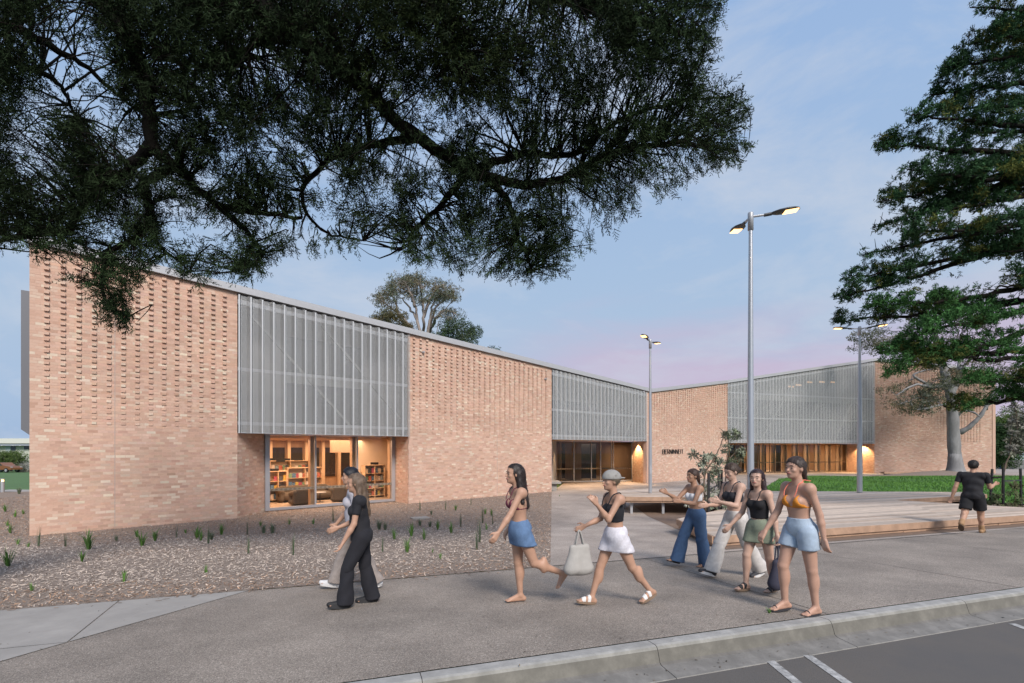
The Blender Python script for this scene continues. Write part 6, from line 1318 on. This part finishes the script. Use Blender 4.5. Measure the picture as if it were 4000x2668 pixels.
place(3170, 2402, HL, 0, H=1.74, label='person in orange halter bikini top and pale denim shorts wearing thongs beside the kerb', legs=((-6, 2, 0, 3), (18, 22, -4, 2)), arms=((-16, 9, 12, 0), (14, 9, 18, 0)), wear=(('bikini', (.62, .22, .02), dict(lo=.69, hi=.752, sc=(.75, .20, .13))), ('shorts', (.38, .47, .57), dict(len=.44, hi=.615))), hair='pony', hairc=(.045, .028, .022), shoe=('thong', (.03, .03, .034)), skin=(.48, .285, .205))
place(3838, 2080, R(38), 1, H=1.80, label='person in black T-shirt and black shorts with tan work boots walking away past the deck', legs=((-24, 36, -38, 3), (22, 6, 4, 3)), arms=((-14, 15, 14, 0), (22, 10, 80, 0)), wear=(('tee', (.012, .012, .015), dict(lo=.485)), ('shorts', (.010, .010, .012), dict(len=.80, hi=.58))), hair='short', hairc=(.018, .013, .011), shoe=('boot', (.34, .20, .10)), skin=TAN, fem=False, build=1.04)
# ---- carried bags
def tote(root, wr, size, col, label, drop=.34, yaw=0.0):
    w_ = root.location; h_ = root.rotation_euler[2]; p = rotz(h_) @ wr + np.array(w_); t = empty('tote_bag', p - V3(0, 0, drop + size[2]), h_ + yaw, label, 'bag'); sx, sy, sz = size; z = Sdf()
    z.cap((-sx * .36, 0, .06), (sx * .36, 0, .06), .065, .06, .03); z.cap((-sx * .30, 0, sz * .9), (sx * .30, 0, sz * .9), .02, .02, .03)
    for k in np.linspace(-.38, .38, 7): z.cap((sx * k, 0, .07), (sx * k * .82, 0, sz * .92), .07, .022, .05)
    z.wr = (.008, 20); V, Q = z.mesh(.012); b = MB(); b.add(V, Q); b.build('bag_body', fab(col, .9), t, smooth=True)
    for s_ in (-1, 1): b = MB(); b.tube(curve([(-sx * .2, s_ * .02, sz * .9), (-sx * .06, s_ * .012, sz + drop * .8), (0, 0, sz + drop), (sx * .06, s_ * .012, sz + drop * .8), (sx * .2, s_ * .02, sz * .9)], 14), .009, 6); b.build('handle', fab(col, .9), t)
a_ = inf['arm'][1]; tote(r_, a_[2] + a_[3] * .09 + V3(.06, .12, 0), (.30, .1, .34), (.38, .36, .33), 'pale grey cloth tote carried by the person in the grey cap', .17)
a_ = ig['arm'][0]; tote(rg, a_[2] + a_[3] * .08, (.34, .1, .36), (.035, .035, .055), 'dark navy cloth bag hanging beside the person in the green skirt', .22, .3)
# ------------------------------------------------------------ library furniture seen through the window
ZF = ZB + .06
BOOK = [(.55, .18, .12), (.10, .22, .38), (.70, .62, .48), (.08, .09, .10), (.62, .45, .12), (.20, .35, .22), (.75, .70, .65), (.45, .10, .16), (.30, .42, .50)]
def shelf(px0, px1, o, ytop, label, rows, name='book_shelf', faceout=True):
    s0, s1 = fs(px0, o), fs(px1, o); zt_ = fz((px0 + px1) / 2, ytop, o); root = empty(name, fp((s0 + s1) / 2, o, ZF), ang, label, 'book shelf', 'library shelves'); Wd = s1 - s0; Hh = zt_ - ZF
    b = MB(); b.box((0, .20, Hh / 2), (Wd, .02, Hh)); b.build('back_panel', M['plaster'], root)
    for x in (-Wd / 2, 0, Wd / 2): b = MB(); b.box((x, 0, Hh / 2), (.035, .38, Hh)); b.build('side_panel', M['timber_pale'], root)
    b = MB(); b.box((0, 0, Hh + .015), (Wd + .06, .42, .03)); b.build('top', M['timber_pale'], root)
    for k in range(rows):
        z = .10 + (Hh - .12) * k / rows; b = MB(); b.box((0, -.01, z), (Wd - .05, .36, .025)); b.build('shelf', M['timber_pale'], root); x = -Wd / 2 + .06
        while x < Wd / 2 - .12:
            if abs(x) < .05: x = .05
            wd = random.uniform(.11, .17) if faceout else random.uniform(.02, .045); h = random.uniform(.20, .27)
            if random.random() < .85:
                b = MB(); b.box((x + wd / 2, -.09, z + .015 + h / 2), (wd * .94, .03 if faceout else .17, h), 0, BOOK[random.randrange(9)]); b.build('book', M['colour'], root)
            x += wd + (.02 if faceout else 0)
shelf(1052, 1205, -6.6, 1801, 'rear timber shelf of face-out magazines under dark category signs', 4)
shelf(1120, 1252, -5.3, 1828, 'middle timber book shelf with two rows of displayed books', 3)
shelf(1048, 1116, -4.5, 1842, 'low mobile timber shelf on castors with leaning picture books', 3)
shelf(1420, 1496, -3.4, 1818, 'tall pigeonhole magazine rack against the white partition', 4, 'magazine_rack')
for px, py, o, on in ((1068, 1792, -6.5, 'rear shelf'), (1096, 1797, -6.3, 'rear shelf'), (1117, 1793, -6.5, 'rear shelf'), (1166, 1795, -6.4, 'rear shelf'), (1070, 1833, -4.4, 'low mobile shelf'), (1463, 1808, -3.3, 'magazine rack')):
    b = MB(); b.box((0, 0, .06), (.42, .02, .12)); t_ = b.build('shelf_sign', M['black']); t_.location = fp(fs(px, o), o, fz(px, py, o) - .09); t_.rotation_euler = (0, 0, ang); tag(t_, 'small black category sign standing on the ' + on, 'sign', 'shelf signs')
SOF = fab((.115, .095, .075), .95)
def sofa(px, o, label, kind, rz=0.0, wd=1.0):
    root = empty(kind, fp(fs(px, o), o, ZF), ang + rz, label, 'armchair' if kind == 'armchair' else 'sofa'); z = Sdf(); h = wd / 2
    def emit(nm, z): V, Q = z.mesh(.02); b = MB(); b.add(V, Q); b.build(nm, SOF, root, smooth=True)
    for k in np.linspace(-h + .18, h - .18, max(6, int(wd * 11))): z.cap((k, -.18, .26), (k, .22, .26), .17, .17, .05)
    emit('seat', z); z = Sdf()
    for k in np.linspace(-h + .1, h - .1, max(7, int(wd * 13))): z.cap((k, .32, .15), (k, .38, .62), .11, .11, .04)
    emit('backrest', z)
    for s_ in (-1, 1): z = Sdf(); z.cap((s_ * h, -.2, .14), (s_ * h, .3, .14), .12, .12, .05); z.cap((s_ * h, -.18, .48), (s_ * h, .36, .56), .11, .12, .06); z.cap((s_ * h, -.2, .2), (s_ * h, -.16, .46), .11, .11, .05); z.cap((s_ * h, .3, .2), (s_ * h, .34, .5), .11, .11, .05); emit('armrest', z)
    b = MB(); b.box((0, .05, .05), (wd * .9, .5, .10)); b.build('base', M['black'], root)
sofa(1196, -4.0, 'long charcoal library sofa with rounded arms behind the side table', 'sofa', 0, 2.3)
sofa(1172, -2.5, 'charcoal tub armchair with its back turned to the window', 'armchair', math.pi, .62)
sofa(1335, -2.7, 'charcoal tub armchair beside the magazine rack', 'armchair', math.pi * .8, .62)
tb = empty('side_table', fp(fs(1250, -2.9), -2.9, ZF), 0, 'small round white-topped side table between the armchairs', 'table')
b = MB(); b.lathe([(.001, .44), (.27, .44), (.27, .465), (.001, .465)], n=20); b.build('table_top', M['white_metal'], tb); b = MB(); b.lathe([(.02, .02), (.02, .44)], n=10); b.build('stem', M['dark_metal'], tb); b = MB(); b.lathe([(.001, 0), (.2, 0), (.2, .02), (.001, .02)], n=18); b.build('base', M['dark_metal'], tb)
sb_ = empty('sill_bench', W(2168, 1885, 29.6) * V3(1, 1, 0) + V3(0, 0, g(2.6, 29.6)), 0, 'pale cantilevered concrete bench against the entry side panel', 'bench')
b = MB(); b.prism([(-.25, -.5), (.33, -.5), (.33, 1.2), (-.25, 1.2)], .42, .52); b.build('seat', M['concrete'], sb_); b = MB(); b.prism([(-.25, -.3), (.08, -.3), (.08, 1.0), (-.25, 1.0)], 0, .42); b.build('base', M['concrete'], sb_)
